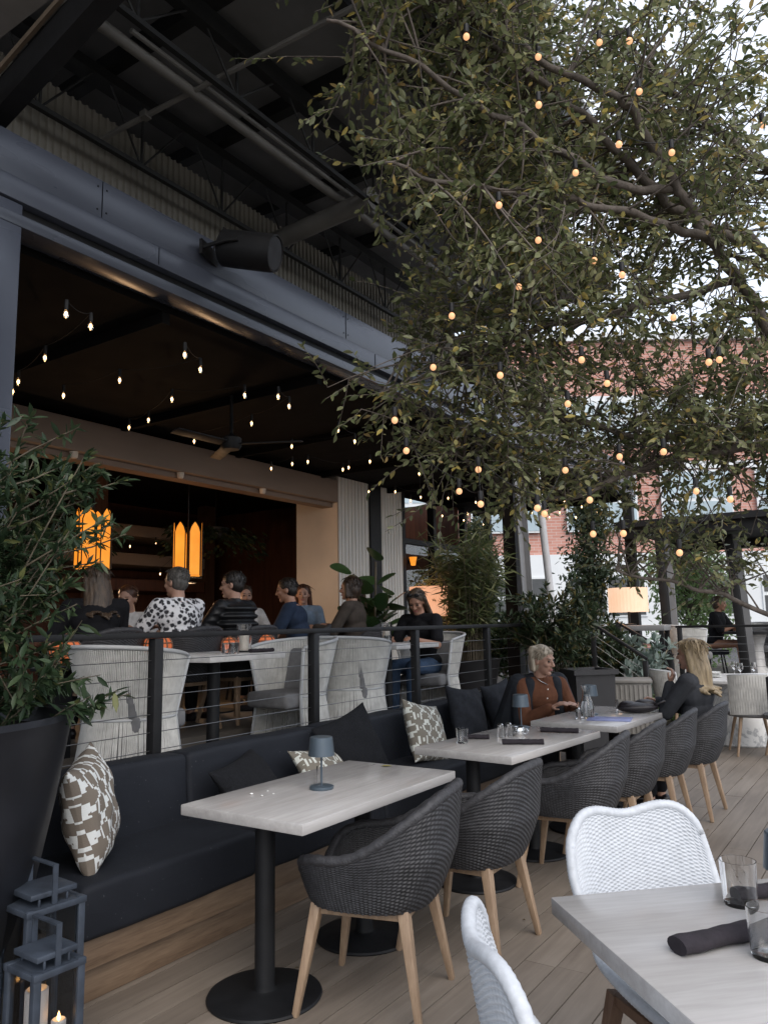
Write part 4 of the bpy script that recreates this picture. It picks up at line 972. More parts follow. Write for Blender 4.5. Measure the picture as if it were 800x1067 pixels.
def glowball(label, loc, r=.13):
    t = thing('orange_lantern', label, 'lantern', loc, 0, 'orange glowing lanterns among the terrace chairs')
    b = MB(); V = []; n = 40; m = 16
    for j in range(m+1):
        th = pi*j/m
        for i in range(n): q = 2*pi*i/n; k = r*max(sin(th), .02)*(1-.07*abs(sin(q*4))); V.append((k*cos(q), k*sin(q), r*.85-r*.85*cos(th)))
    b.add(V, [(j*n+i, j*n+(i+1) % n, (j+1)*n+(i+1) % n, (j+1)*n+i) for j in range(m) for i in range(n)]+[tuple(range(n))[::-1], tuple(m*n+i for i in range(n))]); bd = b.build('glowing_body', MT['pumpkin'], t, smooth=60)
    b = MB(); 
    for i in range(8):
        q = 2*pi*i/8; b.tube([((r*sin(pi*j/12)+.004)*cos(q), (r*sin(pi*j/12)+.004)*sin(q), r*.85-r*.85*cos(pi*j/12)) for j in range(1, 12)], .006, 5)
    for j in (3, 5, 7, 9): b.tube([((r*sin(pi*j/12)+.003)*cos(q), (r*sin(pi*j/12)+.003)*sin(q), r*.85-r*.85*cos(pi*j/12)) for q in np.linspace(0, 2*pi, 25)[:-1]], .005, 5, closed=True)
    b.build('lattice', MT['teak_brown'], t); b = MB(); b.tube([(0, 0, r*1.7), (.01, 0, r*1.95)], [.018, .012], 8); b.build('stalk', MT['teak_brown'], t); return t
t = thing('low_side_table', 'low dark side table among the terrace chairs', 'table', (-4.62, 4.05, .64))
b = MB(); b.bb((-.12, -1.1, .56), (.12, 1.1, .60)); b.build('tabletop', MT['black_base'], t)
for yy in (-.95, .95): b = MB(); b.bb((-.05, yy-.05, 0), (.05, yy+.05, .559)); b.build('leg', MT['black_base'], t)
glowball('orange lattice lantern glowing beside the tall shrub', (-4.62, 3.12, 1.24), .10); glowball('orange lattice lantern glowing left of the floral-shirt man\'s chair', (-4.62, 3.88, 1.24), .105); glowball('orange lattice lantern peeking right of the floral-shirt man\'s chair', (-4.62, 4.62, 1.24), .08); glowball('orange lattice lantern behind the candle on the first terrace table', (-4.62, 5.05, 1.24), .09)

def speaker(label, loc, rz, down):
    t = thing('speaker', label, 'speaker', loc, rz, 'black cylinder speakers on the canopy fascia')
    R = Matrix.Rotation(rz*0, 3, 'Z') @ Matrix.Rotation(pi/2+down, 3, 'Y')
    b = MB(); b.lathe([(0, -.19), (.105, -.19), (.118, -.18), (.122, -.10), (.122, .16), (.118, .19), (.112, .192), (.108, .18), (0, .178)], (.16, 0, 0), 40, R); b.build('cabinet', MT['black_metal'], t, smooth=40)
    b = MB(); b.lathe([(0, .181), (.106, .181), (.104, .186), (0, .188)], (.16, 0, 0), 40, R); b.build('grille', MT['black_base'], t)
    b = MB(); b.tube([(-.10, -.13, .0), (.06, -.14, .02), (.14, -.13, .02)], .014, 8); b.tube([(-.10, .13, .0), (.06, .14, .02), (.14, .13, .02)], .014, 8); b.bb((-.12, -.15, -.05), (-.10, .15, .05)); b.tube([(.05, 0, .12), (-.02, 0, .19), (-.10, 0, .04)], .007, 6); b.build('bracket', MT['black_metal'], t); return t
speaker('black cylindrical speaker mounted on the fascia above the dark opening', (-3.48, 3.42, 3.90), radians(20), radians(14)); speaker('black cylindrical speaker farther along the fascia, half hidden by leaves', (-3.48, 6.42, 3.90), radians(20), radians(14))

t = thing('ceiling_fan', 'dark ceiling fan with reddish blades under the black canopy ceiling', 'fan', (-4.75, 4.75, 3.05))
b = MB(); b.lathe([(0, -.05), (.07, -.05), (.09, -.02), (.09, .05), (.03, .08), (.016, .1), (.016, .44), (0, .44)], n=24); b.build('motor', MT['black_metal'], t)
for k in range(3):
    b = MB(); R = Matrix.Rotation(2*pi*k/3+.5, 3, 'Z') @ Matrix.Rotation(.2, 3, 'X'); b.box(R @ Vector((.36, 0, 0)), (.54, .11, .012), R=R); b.build('blade', MT['black_metal'], t, bevel=.004)

# ------------------------------------------------------------------ plants
def leaf_mesh(name, mat_, parent, P, D, L, Wd, up=None, world=True, fold=.25, curl=.18):
    P = np.asarray(P, float); D = np.asarray(D, float); N = len(P); L = np.broadcast_to(L, N); Wd = np.broadcast_to(Wd, N)
    D = D/(np.linalg.norm(D, axis=1, keepdims=True)+1e-9)
    upv = RNG.normal(size=(N, 3))*.55+np.array([0, 0, 1.]) if up is None else up
    S = np.cross(D, upv); S /= np.linalg.norm(S, axis=1, keepdims=True)+1e-9; U = np.cross(S, D)
    prof = [(0, 0, 0), (.28, .42, fold*.42), (.62, .46, fold*.4-curl*.25), (1, 0, -curl), (.62, -.46, fold*.4-curl*.25), (.28, -.42, fold*.42)]
    V = np.stack([P + D*(a*L)[:, None] + S*(s*Wd)[:, None] + U*(h*Wd*1.0)[:, None] for a, s, h in prof], 1)
    if parent is not None and world: V = V-np.array(parent.location)
    idx = np.arange(N)[:, None]*6
    F = np.concatenate([idx+np.array([[0, 1, 2, 3]]), idx+np.array([[0, 3, 4, 5]])], 0)
    return np_mesh(name, V.reshape(-1, 3), F, mat_, parent, 180)
def rv(s=1): return Vector(RNG.normal(size=3)*s)
def bez(p0, p1, p2, n=6): return [p0*(1-t)**2+p1*2*t*(1-t)+p2*t*t for t in [i/n for i in range(n+1)]]
def catmull(P, m=5):
    P = [Vector(p) for p in P]; out = []
    for i in range(len(P)-1):
        a, b_, c, d = P[max(i-1, 0)], P[i], P[i+1], P[min(i+2, len(P)-1)]
        for k in range(m):
            f = k/m; out.append(.5*((2*b_)+(c-a)*f+(2*a-5*b_+4*c-d)*f*f+(-a+3*b_-3*c+d)*f**3))
    out.append(P[-1]); return out

t = MB()
for k in range(46):
    px, py = random.uniform(-2.6, .6), random.uniform(1.6, 8.5); q = random.uniform(0, 6.3); l = random.uniform(.008, .019)
    c, s_ = cos(q)*l, sin(q)*l; t.add([(px-c, py-s_, .004), (px-s_*.4, py+c*.4, .009), (px+c, py+s_, .005), (px+s_*.4, py-c*.4, .007)], [(0, 1, 2, 3)])
tag(t.build('leaf_litter', leafmat('dry_leaves', [(0, (.09, .06, .03)), (.6, (.16, .13, .06)), (1, (.30, .24, .10))], .2), smooth=0), kind='stuff')
# the big tree whose crown hangs over the deck
tree = thing('deck_tree', 'big leafy tree arching over the deck with yellowing leaves', 'tree', (.55, 5.7, 0))
LIMBS = {
'A': [(.45, 5.6, 2.3), (0, 5.2, 3.1), (-.44, 4.69, 3.53), (-.6, 4.48, 3.59), (-.81, 4.23, 3.69), (-.94, 4.04, 3.83), (-1.13, 3.78, 4.09), (-1.32, 3.53, 4.27), (-1.46, 3.34, 4.4), (-1.58, 3.18, 4.32)],
'B': [(.5, 5.5, 1.7), (-.2, 4.9, 2.5), (-.46, 4.52, 3.03), (-.56, 4.35, 3.26), (-.66, 4.19, 3.45), (-.76, 4.02, 3.69), (-.91, 3.79, 4.06), (-.99, 3.67, 4.13), (-1.27, 3.39, 4.29), (-1.43, 3.2, 4.43), (-1.68, 2.96, 4.54)],
'C': [(.5, 5.7, 2.6), (.1, 5.4, 3.6), (-.29, 5.17, 4.08), (-.42, 5.0, 4.19), (-.64, 4.76, 4.39), (-.85, 4.52, 4.62), (-1.09, 4.24, 4.96)],
'D': [(.5, 5.7, 1.9), (-.1, 5.5, 2.5), (-.49, 5.3, 2.57), (-.78, 5.05, 2.58), (-1.16, 4.74, 2.56), (-1.53, 4.42, 2.65), (-1.88, 4.1, 2.81)],
'E': [(.5, 5.6, 1.5), (-.1, 5.2, 2.3), (-.47, 4.98, 2.43), (-.79, 4.72, 2.42), (-1.06, 4.5, 2.36), (-1.29, 4.32, 2.25), (-1.65, 4.05, 2.14), (-2.01, 3.72, 2.41)],
'F': [(.5, 5.7, 1.2), (-.2, 5.8, 1.3), (-.57, 5.69, 1.41), (-.71, 5.47, 1.48), (-.98, 5.14, 1.62), (-1.2, 4.87, 1.69), (-1.41, 4.6, 1.75)],
'G': [(-.66, 4.19, 3.45), (-.84, 3.92, 3.49), (-1.08, 3.6, 3.52), (-1.28, 3.33, 3.51), (-1.57, 2.99, 3.51), (-1.76, 2.71, 3.54)],
'H': [(-.77, 4.07, 3.71), (-1.02, 3.74, 3.69), (-1.24, 3.4, 3.81), (-1.45, 3.08, 3.91), (-1.66, 2.74, 4.04), (-1.86, 2.42, 4.11)],
'I': [(-.56, 4.4, 3.28), (-.88, 4.21, 3.2), (-1.24, 3.99, 3.1), (-1.6, 3.76, 3.01), (-1.92, 3.58, 2.86), (-2.24, 3.39, 2.71)],
'J': [(.5, 5.7, 2.6), (.7, 5.2, 3.8), (.8, 4.6, 4.8)], 'K': [(.5, 5.7, 2.4), (.2, 6.3, 3.6), (-.2, 6.9, 4.6)], 'L': [(.5, 5.7, 2.0), (1.2, 6.0, 3.2), (1.9, 6.2, 4.0)]}
b = MB(); b.tube(catmull([(.55, 5.7, 0), (.52, 5.68, .6), (.56, 5.72, 1.3), (.5, 5.7, 2.0), (.5, 5.7, 2.7)]), [.13-.004*i for i in range(21)], 14); b.build('trunk', MT['bark'], tree, smooth=180, world=True)
WOOD = MB(); skel = []
for k, P in LIMBS.items():
    C_ = catmull(P); n = len(C_); r0_ = .036 if k in 'ABCDE' else .022
    C_ = [p+Vector((.012*sin(i*1.7), .012*sin(i*2.3+1), .012*sin(i*1.1))) for i, p in enumerate(C_)]
    WOOD.tube(C_, [r0_*(1-.78*i/(n-1))+.003 for i in range(n)], 9)
    for i in range(n):
        if i > 3: skel.append(C_[i])
SK = np.array([tuple(p) for p in skel])
ELL = [((-1.12, 4.5, 4.0), (1.5, 1.35, 1.65), .9), ((-1.75, 3.0, 4.5), (.72, .68, .9), .22), ((-1.7, 3.4, 3.1), (.75, .7, .85), .24), ((-.85, 4.85, 2.6), (1.1, 1.0, .62), .30), ((-1.75, 3.75, 2.28), (.6, .5, .26), .07), ((.6, 5.0, 4.2), (1.3, 1.5, 1.5), .14), ((-2.15, 3.3, 2.62), (.36, .36, .2), .03), ((-1.0, 5.1, 1.92), (.75, .6, .22), .06)]
TW_P, TW_D = [], []
def pick(n):
    out = []
    wts = np.array([e[2] for e in ELL]); wts /= wts.sum()
    while len(out) < n:
        e = ELL[RNG.choice(len(ELL), p=wts)]; d = RNG.normal(size=3); d /= np.linalg.norm(d); rad = RNG.random()**.42
        p = np.array(e[0])+d*rad*np.array(e[1])
        if p[0] < -3.2 or p[2] < 1.5 or p[2] > 5.6: continue
        rc = .833*p[0]+.553*p[1]
        if p[2] < 3.5 and rc < .12 and p[2] > 2.75: continue
        if p[2] < 3.4 and rc < .55 and RNG.random() < .45: continue
        if .833*p[0]+.553*p[1] > 2.0 and p[2] > 3.0 and RNG.random() < .66: continue
        out.append(p)
    return out
LP, LD, LL = [], [], []
for c in pick(900):
    d2 = ((SK-c)**2).sum(1); j = RNG.choice(np.argsort(d2)[:16]); a = Vector(SK[j]); q = Vector(c)
    L_ = (q-a).length
    if L_ > 1.25: a = q + (a-q).normalized()*.55; L_ = .55
    m = (a+q)/2 + rv(.10*L_)+Vector((0, 0, .10*L_)); path = bez(a, m, q, 6)
    WOOD.tube(path, [.0075-.0009*i for i in range(7)], 4, cap=False)
    base = (q-a).normalized()
    for tw in range(5):
        f = .45+.55*tw/4; s0_ = path[min(6, int(f*6))]; dr = (base*.7+rv(.75)+Vector((-.05, -.05, -.12))).normalized(); ln = RNG.uniform(.14, .34)
        e_ = s0_+dr*ln+Vector((0, 0, -.035)); mid = (s0_+e_)/2+rv(.02); tp = bez(s0_, mid, e_, 4)
        WOOD.tube(tp, [.0028, .0025, .0021, .0017, .0012], 3, cap=False)
        nl = int(RNG.integers(8, 14)); side = 1
        for i in range(nl):
            ff = (i+.6)/nl; p = tp[0]*(1-ff)**2+mid*2*ff*(1-ff)+tp[4]*ff*ff
            ax = dr.cross(Vector((0, 0, 1))+rv(.3)).normalized()*side; side = -side
            LP.append(tuple(p)); LD.append(tuple(dr*.75+ax*.8+rv(.28)+Vector((0, 0, -.22)))); LL.append(RNG.uniform(.032, .062))
WOOD.build('branches', MT['bark'], tree, smooth=180, world=True)
LL = np.array(LL); leaf_mesh('crown', MT['leaf_tree'], tree, LP, LD, LL, LL*.46)

def shrub(name, label, cat, loc, stems, leaf, lw, lmat, smat, density=14, height=(.8, 1.3), spread=.5, whorl=False, group=None, droop=0.1, r=.008, jitter=.3, seed=None, pot=None, lean=(0, 0)):
    t = thing(name, label, cat, loc, 0, group); P, D, Ls = [], [], []; W = MB(); o = Vector(loc)
    for s in range(stems):
        q = RNG.uniform(0, 2*pi); rad = spread*sqrt(RNG.random()); h = RNG.uniform(*height)
        base = o+Vector((cos(q), sin(q), 0))*rad*.3; tip = o+Vector((cos(q)*rad*1.1+lean[0]*h, sin(q)*rad*1.1+lean[1]*h, h*(1-.25*(rad/spread)**2)))
        mid = (base+tip)/2+Vector((cos(q), sin(q), 0))*(-rad*.12)+rv(.05); path = bez(base, mid, tip, 8)
        W.tube(path, [r*(1-.09*i) for i in range(9)], 5, cap=False)
        def put(p, d, k=1):
            P.append(tuple(p)); D.append(tuple(d)); Ls.append(leaf*RNG.uniform(.65, 1.15)*k)
        for br_ in range(3 if whorl else 0):
            i = int(RNG.integers(3, 8)); p0 = path[i]; dd = (Vector((cos(q+RNG.normal()), sin(q+RNG.normal()), RNG.uniform(.2, .9)))).normalized(); p1 = p0+dd*RNG.uniform(.15, .35)
            W.tube([p0, (p0+p1)/2+rv(.01), p1], [r*.6, r*.45, r*.3], 4, cap=False)
            for k in range(density): f = k/density; put(p0.lerp(p1, .25+.75*f), dd*.5+rv(.75)+Vector((0, 0, -droop)))
        for k in range(density*(2 if whorl else 1)):
            f = .25+.75*RNG.random()**.8; i = min(7, int(f*8)); p = path[i].lerp(path[i+1], f*8-i); dd = (path[i+1]-path[i]).normalized()
            put(p, dd*.6+rv(.7)+Vector((cos(q), sin(q), 0))*jitter+Vector((0, 0, -droop)))
        for k in range(6): put(tip, (tip-mid).normalized()*.8+rv(.55))
    W.build('stems', smat, t, smooth=180, world=True); L_ = np.array(Ls); leaf_mesh('foliage', lmat, t, P, D, L_, L_*lw); return t
def planter(label, loc, prof, m='planter', soil=None, n=48, name='planter'):
    t = thing(name, label, 'planter', loc); b = MB(); b.lathe(prof, n=n); b.build('pot', MT[m], t, smooth=50)
    if soil: b = MB(); b.lathe([(0, soil[1]), (soil[0], soil[1]-.01)], n=32); b.build('soil', MT['soil'], t)
    return t
planter('huge glossy black tapered planter at the left edge holding the tall shrub', (-3.02, 1.35, 0), [(0, 0), (.33, 0), (.36, .02), (.43, .25), (.50, .55), (.56, .85), (.60, 1.10), (.615, 1.14), (.60, 1.16), (.565, 1.15), (.545, 1.05), (0, 1.05)], soil=(.55, 1.1))
shrub('tall_shrub', 'tall leafy shrub with pale stems in the huge black planter', 'shrub', (-3.02, 1.35, 1.09), 100, .062, .27, MT['leaf_shrub'], MT['stem'], 36, (.72, 1.36), .62, True, droop=.12, r=.007)
shrub('tall_shrub', 'low leafy shoots spilling over the rim of the huge black planter', 'shrub', (-2.9, 1.62, 1.10), 18, .072, .30, MT['leaf_shrub'], MT['stem'], 16, (.1, .35), .50, True, droop=.4, r=.005)
# fiddle leaf fig
t = thing('fiddle_leaf_fig', 'fiddle leaf fig with big round leaves behind the railing', 'plant', (-4.85, 7.05, .5))
b = MB(); b.lathe([(0, 0), (.17, 0), (.2, .4), (.18, .4), (.17, .36), (0, .36)], n=28); b.build('pot', MT['planter2'], t)
b = MB(); P, D, Ls = [], [], []
for s in range(5):
    q = s*1.4; tip = Vector((cos(q)*.2, sin(q)*.26, 1.15+.12*s)); path = bez(Vector((0, 0, .36)), Vector((cos(q)*.05, sin(q)*.05, .8)), tip, 6); b.tube(path, .012, 6)
    for k in range(12): f = .35+.65*k/11; p = path[min(6, int(f*6))]; a = k*2.4+s; P.append(tuple(p)); D.append((cos(a), sin(a), RNG.uniform(.15, .9))); Ls.append(RNG.uniform(.26, .38))
b.build('stems', MT['stem'], t); Ls = np.array(Ls)
lf = leaf_mesh('foliage', MT['leaf_ficus'], t, P, D, Ls, Ls*.72, world=False, fold=.12, curl=.22); md = lf.modifiers.new('s', 'SUBSURF'); md.levels = 2; md.render_levels = 2
# bamboo-like grass in a dark planter
planter('dark round planter with the tall bamboo grass behind the railing', (-4.1, 7.85, .5), [(0, 0), (.24, 0), (.34, .52), (.36, .55), (.33, .55), (.31, .48), (0, .48)], 'planter2')
def bamboo(label, loc, n, h, sp, lm, group=None):
    t = thing('bamboo_grass', label, 'plant', loc, 0, group); o = Vector(loc); P, D, Ls, W = [], [], [], MB()
    for s in range(n):
        q = RNG.uniform(0, 2*pi); rad = sp*sqrt(RNG.random()); hh = RNG.uniform(.6, 1)*h
        b0 = o+Vector((cos(q), sin(q), 0))*rad*.3; tip = o+Vector((cos(q)*rad, sin(q)*rad, hh)); mid = o+Vector((cos(q)*rad*.3, sin(q)*rad*.3, hh*.65)); path = bez(b0, mid, tip, 8); W.tube(path, [.006-.0005*i for i in range(9)], 4, cap=False)
        for k in range(34):
            f = .22+.78*RNG.random(); i = min(7, int(f*8)); p = path[i].lerp(path[i+1], f*8-i); a = RNG.uniform(0, 2*pi); P.append(tuple(p)); D.append((cos(a), sin(a), RNG.uniform(-.9, .8))); Ls.append(RNG.uniform(.10, .24))
    W.build('stems', MT['stem'], t, smooth=180, world=True); L_ = np.array(Ls); leaf_mesh('foliage', lm, t, P, D, L_, np.clip(L_*.12, .013, .026)); return t
bamboo('tall feathery bamboo grass rising behind the railing beside the grey column', (-4.1, 7.85, .98), 105, 1.6, .62, MT['leaf_grass'])
# plants beyond the bench end
planter('square black planter standing behind the woman in the brown shirt', (-2.85, 8.1, 0), [(0, 0), (.27, 0), (.31, .90), (.35, .90), (.35, .95), (.30, .95), (.29, .85), (0, .85)], 'planter2', n=4)
shrub('leafy_bush', 'dark dense bush in the square black planter behind the woman in brown', 'bush', (-3.2, 8.1, .86), 36, .11, .28, MT['leaf_dark'], MT['stem'], 20, (.5, 1.1), .45, True, droop=.1)
t = thing('metal_tub', 'grey corrugated metal tub beside the black planter near the stairs', 'planter', (-2.75, 9.2, 0), .3); b = MB(); b.box((0, 0, .37), (.5, .5, .74)); 
for k in range(10): b.box((-.225+.05*k, -.252, .37), (.02, .012, .70)); b.box((.252, -.225+.05*k, .37), (.012, .02, .70))
b.bb((-.27, -.27, .742), (.27, .27, .775)); b.build('tub', MT['duct'], t, bevel=.004)
GP = 'plants around the stairs'
shrub('green_shrub', 'fresh green low shrub growing under the stair railing', 'shrub', (-2.55, 11.0, 0), 40, .07, .34, MT['leaf_bright'], MT['green_stem'], 16, (.25, .55), .45, True, GP)
shrub('silver_plant', 'silver-leaved plant with big pale leaves by the stair handrail', 'plant', (-3.05, 10.85, .35), 18, .15, .45, MT['leaf_silver'], MT['green_stem'], 8, (.45, .95), .42, False, GP)
shrub('dark_bush', 'dark bush with rusty leaves filling the space behind the stair railing', 'bush', (-3.75, 10.9, .5), 40, .12, .36, MT['leaf_dark'], MT['stem'], 16, (.5, 1.05), .7, True, GP)
shrub('dark_bush', 'dark bush against the canopy post left of the lit drum lamp', 'bush', (-4.5, 10.1, .5), 34, .13, .34, MT['leaf_shrub'], MT['stem'], 16, (.7, 1.35), .5, True, GP)
shrub('dark_bush', 'dark hedge-like bush behind the far railing at the right', 'bush', (-.9, 13.9, .5), 36, .1, .4, MT['leaf_dark'], MT['stem'], 14, (.3, .7), .8, True, GP)
def far_tree(label, loc, h, rad, lm, n=2600, leaf=.12, conical=False, name='garden_tree'):
    t = thing(name, label, 'tree', loc, 0, 'trees beyond the terrace'); o = Vector(loc); b = MB(); b.tube([o, o+Vector((.03, 0, h*.5)), o+Vector((0, .03, h*.92))], [.07, .05, .015], 8)
    P, D = [], []
    for c in range(150):
        f = RNG.random()**.8; z = h*(.12+.86*f); rr_ = rad*(1-f*.9 if conical else sqrt(max(.05, 1-(2*f-1)**2*.85))); q = RNG.uniform(0, 2*pi); k = sqrt(RNG.random())
        c_ = o+Vector((cos(q)*rr_*k, sin(q)*rr_*k, z)); b.tube([o+Vector((0, 0, z*.75)), c_], [.012, .004], 4, cap=False)
        for i in range(n//150): P.append(tuple(c_+rv(.13*rad+.06))); D.append(tuple(rv(1)+Vector((0, 0, -.2))))
    b.build('trunk', MT['bark'], t, smooth=180, world=True); L_ = RNG.uniform(.6, 1.2, len(P))*leaf; leaf_mesh('crown', lm, t, P, D, L_, L_*.4); return t
far_tree('bright pale green young tree between the two pergola posts', (-3.6, 16.5, 0), 3.0, .95, MT['leaf_bright'], 5200, .13)
far_tree('narrow dark conifer behind the lit drum lamp', (-5.6, 16.5, 0), 4.2, .8, MT['leaf_dark'], 5200, .14, True, 'conifer')
far_tree('second narrow dark conifer standing left behind the grey column', (-8.6, 17.0, 0), 4.0, .9, MT['leaf_dark'], 4200, .14, True, 'conifer')
for i, (x, y, z, lb) in enumerate(((-8.6, 5.5, 2.85, 'dark trailing plant hanging deep inside above the left pendant'), (-8.3, 8.0, 2.85, 'dark trailing plant hanging deep inside by the shelves'))):
    t = thing('hanging_plant', lb, 'plant', (x, y, z)); P, D = [], []
    b = MB(); b.lathe([(0, -.12), (.16, -.1), (.2, .06), (.17, .06), (0, -.05)], n=20); b.tube([(0, 0, .0), (0, 0, .74)], .005, 5); b.build('basket', MT['black_metal'], t)
    for k in range(700): q = RNG.uniform(0, 2*pi); r_ = RNG.uniform(.05, .75); P.append((cos(q)*r_*.6, sin(q)*r_*1.3, .15-r_*.6*RNG.random()-.1)); D.append((cos(q), sin(q), -.6))
    leaf_mesh('foliage', MT['leaf_dark'], t, P, D, .1, .045, world=False)

# ------------------------------------------------------------------ brick building across the street
FB = Matrix.Rotation(radians(33.6), 3, 'Z')
bl = thing('brick_building', 'large red brick building with white window bands across the street', 'building', (-13, 41, 0), radians(33.6))
def wbox(x0, x1, z0, z1, y0, y1, nm, m, par=bl, **k): b = MB(); b.bb((x0, y0, z0), (x1, y1, z1)); return b.build(nm, m, par, **k)
wbox(-30, 30, -.1, 17.0, 0.3, 14, 'wall', MT['brick'])
for i, (z0, z1) in enumerate(((.2, 5.0), (11.0, 13.8), (9.6, 10.0))):
    wbox(-30, 30, z0, z1, .1, .295, 'white_band', MT['white_paint'])
for x in np.arange(-26, 26, 5.2):
    for (z0, z1, gm, wd) in ((11.3, 13.5, 'facade_glass', 4.4), (6.2, 9.5, 'facade_glass', 3.9), (1.6, 3.8, 'facade_dark', 4.2)):
        b = MB(); b.bb((x-wd/2, .02, z0), (x+wd/2, .09, z1)); wn = b.build('window', MT['white_paint'], bl)
        for k in range(2):
            for l in range(2): b = MB(); b.bb((x-wd/2+.1+k*wd/2, -.01, z0+.1+l*(z1-z0)/2), (x+(k-.5)*wd+wd/2-.1 if 0 else x-wd/2-.1+(k+1)*wd/2, .018, z0-.1+(l+1)*(z1-z0)/2)); b.build('pane', MT[gm], wn, smooth=0)
wbox(-30, 30, 17.0, 17.4, .0, 14, 'cornice', MT['white_paint'])
rd = MB(); rd.add([(-60, 24, -.052), (60, 24, -.052), (60, 36, -.052), (-60, 36, -.052)], [(0, 1, 2, 3)]); tag(rd.build('street', mat('street_asphalt', (.07, .07, .072), .9), smooth=0), kind='structure')
#--PART4--
# ------------------------------------------------------------------ people
def remeshed(name, mb, m, parent, vox=.009, it=4):
    me = bpy.data.meshes.new(name); me.from_pydata(mb.v, [], mb.f); o = bpy.data.objects.new('work_mesh', me); COL.objects.link(o)
    r = o.modifiers.new('r', 'REMESH'); r.mode = 'VOXEL'; r.voxel_size = vox
    s = o.modifiers.new('s', 'SMOOTH'); s.factor = .5; s.iterations = it
    dg = bpy.context.evaluated_depsgraph_get(); dg.update(); me2 = bpy.data.meshes.new_from_object(o.evaluated_get(dg)); me2.name = name
    bpy.data.objects.remove(o); bpy.data.meshes.remove(me); me2.materials.clear()
    return link(name, me2, m, parent, 180)
def ik(a, b, l1, l2, hint):
    a, b = Vector(a), Vector(b); d = b-a; L = min(d.length, (l1+l2)*.995); dn = d.normalized(); b = a+dn*L
    x = (l1*l1-l2*l2+L*L)/(2*L); h = sqrt(max(l1*l1-x*x, 0)); hv = Vector(hint); hv = (hv-dn*hv.dot(dn))
    if hv.length < 1e-4: hv = Vector((0, 0, -1))
    return a+dn*x+hv.normalized()*h, b
def hand(mb, wrist, d, side, palm_n, curl=.5, s=1.0):
    """palm, four unequal bent fingers and a thumb leaving the side of the palm"""
    d = Vector(d).normalized(); n = Vector(palm_n); n = (n-d*n.dot(d)).normalized(); a = d.cross(n).normalized()*side
    w = Vector(wrist)
    for k in (-1.4, -.5, .4, 1.3): mb.capsule(w+d*.012*s+a*.009*k*s, w+d*.078*s+a*.0185*k*s, .013*s, .011*s, 8)
    for k, L in ((-1.45, .062), (-.5, .074), (.45, .080), (1.4, .070)):
        p0 = w+d*.078*s+a*.0195*k*s; c1 = curl*.6; d1 = (d*cos(c1)+n*sin(c1)); p1 = p0+d1*L*.5*s; d2 = d*cos(curl*1.5)+n*sin(curl*1.5); p2 = p1+d2*L*.5*s
        mb.capsule(p0, p1, .0085*s, .008*s, 8); mb.capsule(p1, p2, .008*s, .0066*s, 8)
    p0 = w+d*.022*s+a*.026*s; p1 = p0+(d*.6+a*.75+n*.3).normalized()*.038*s; p2 = p1+(d*.9+a*.2+n*.35).normalized()*.03*s
    mb.capsule(p0, p1, .0115*s, .0095*s, 8); mb.capsule(p1, p2, .0095*s, .0075*s, 8)

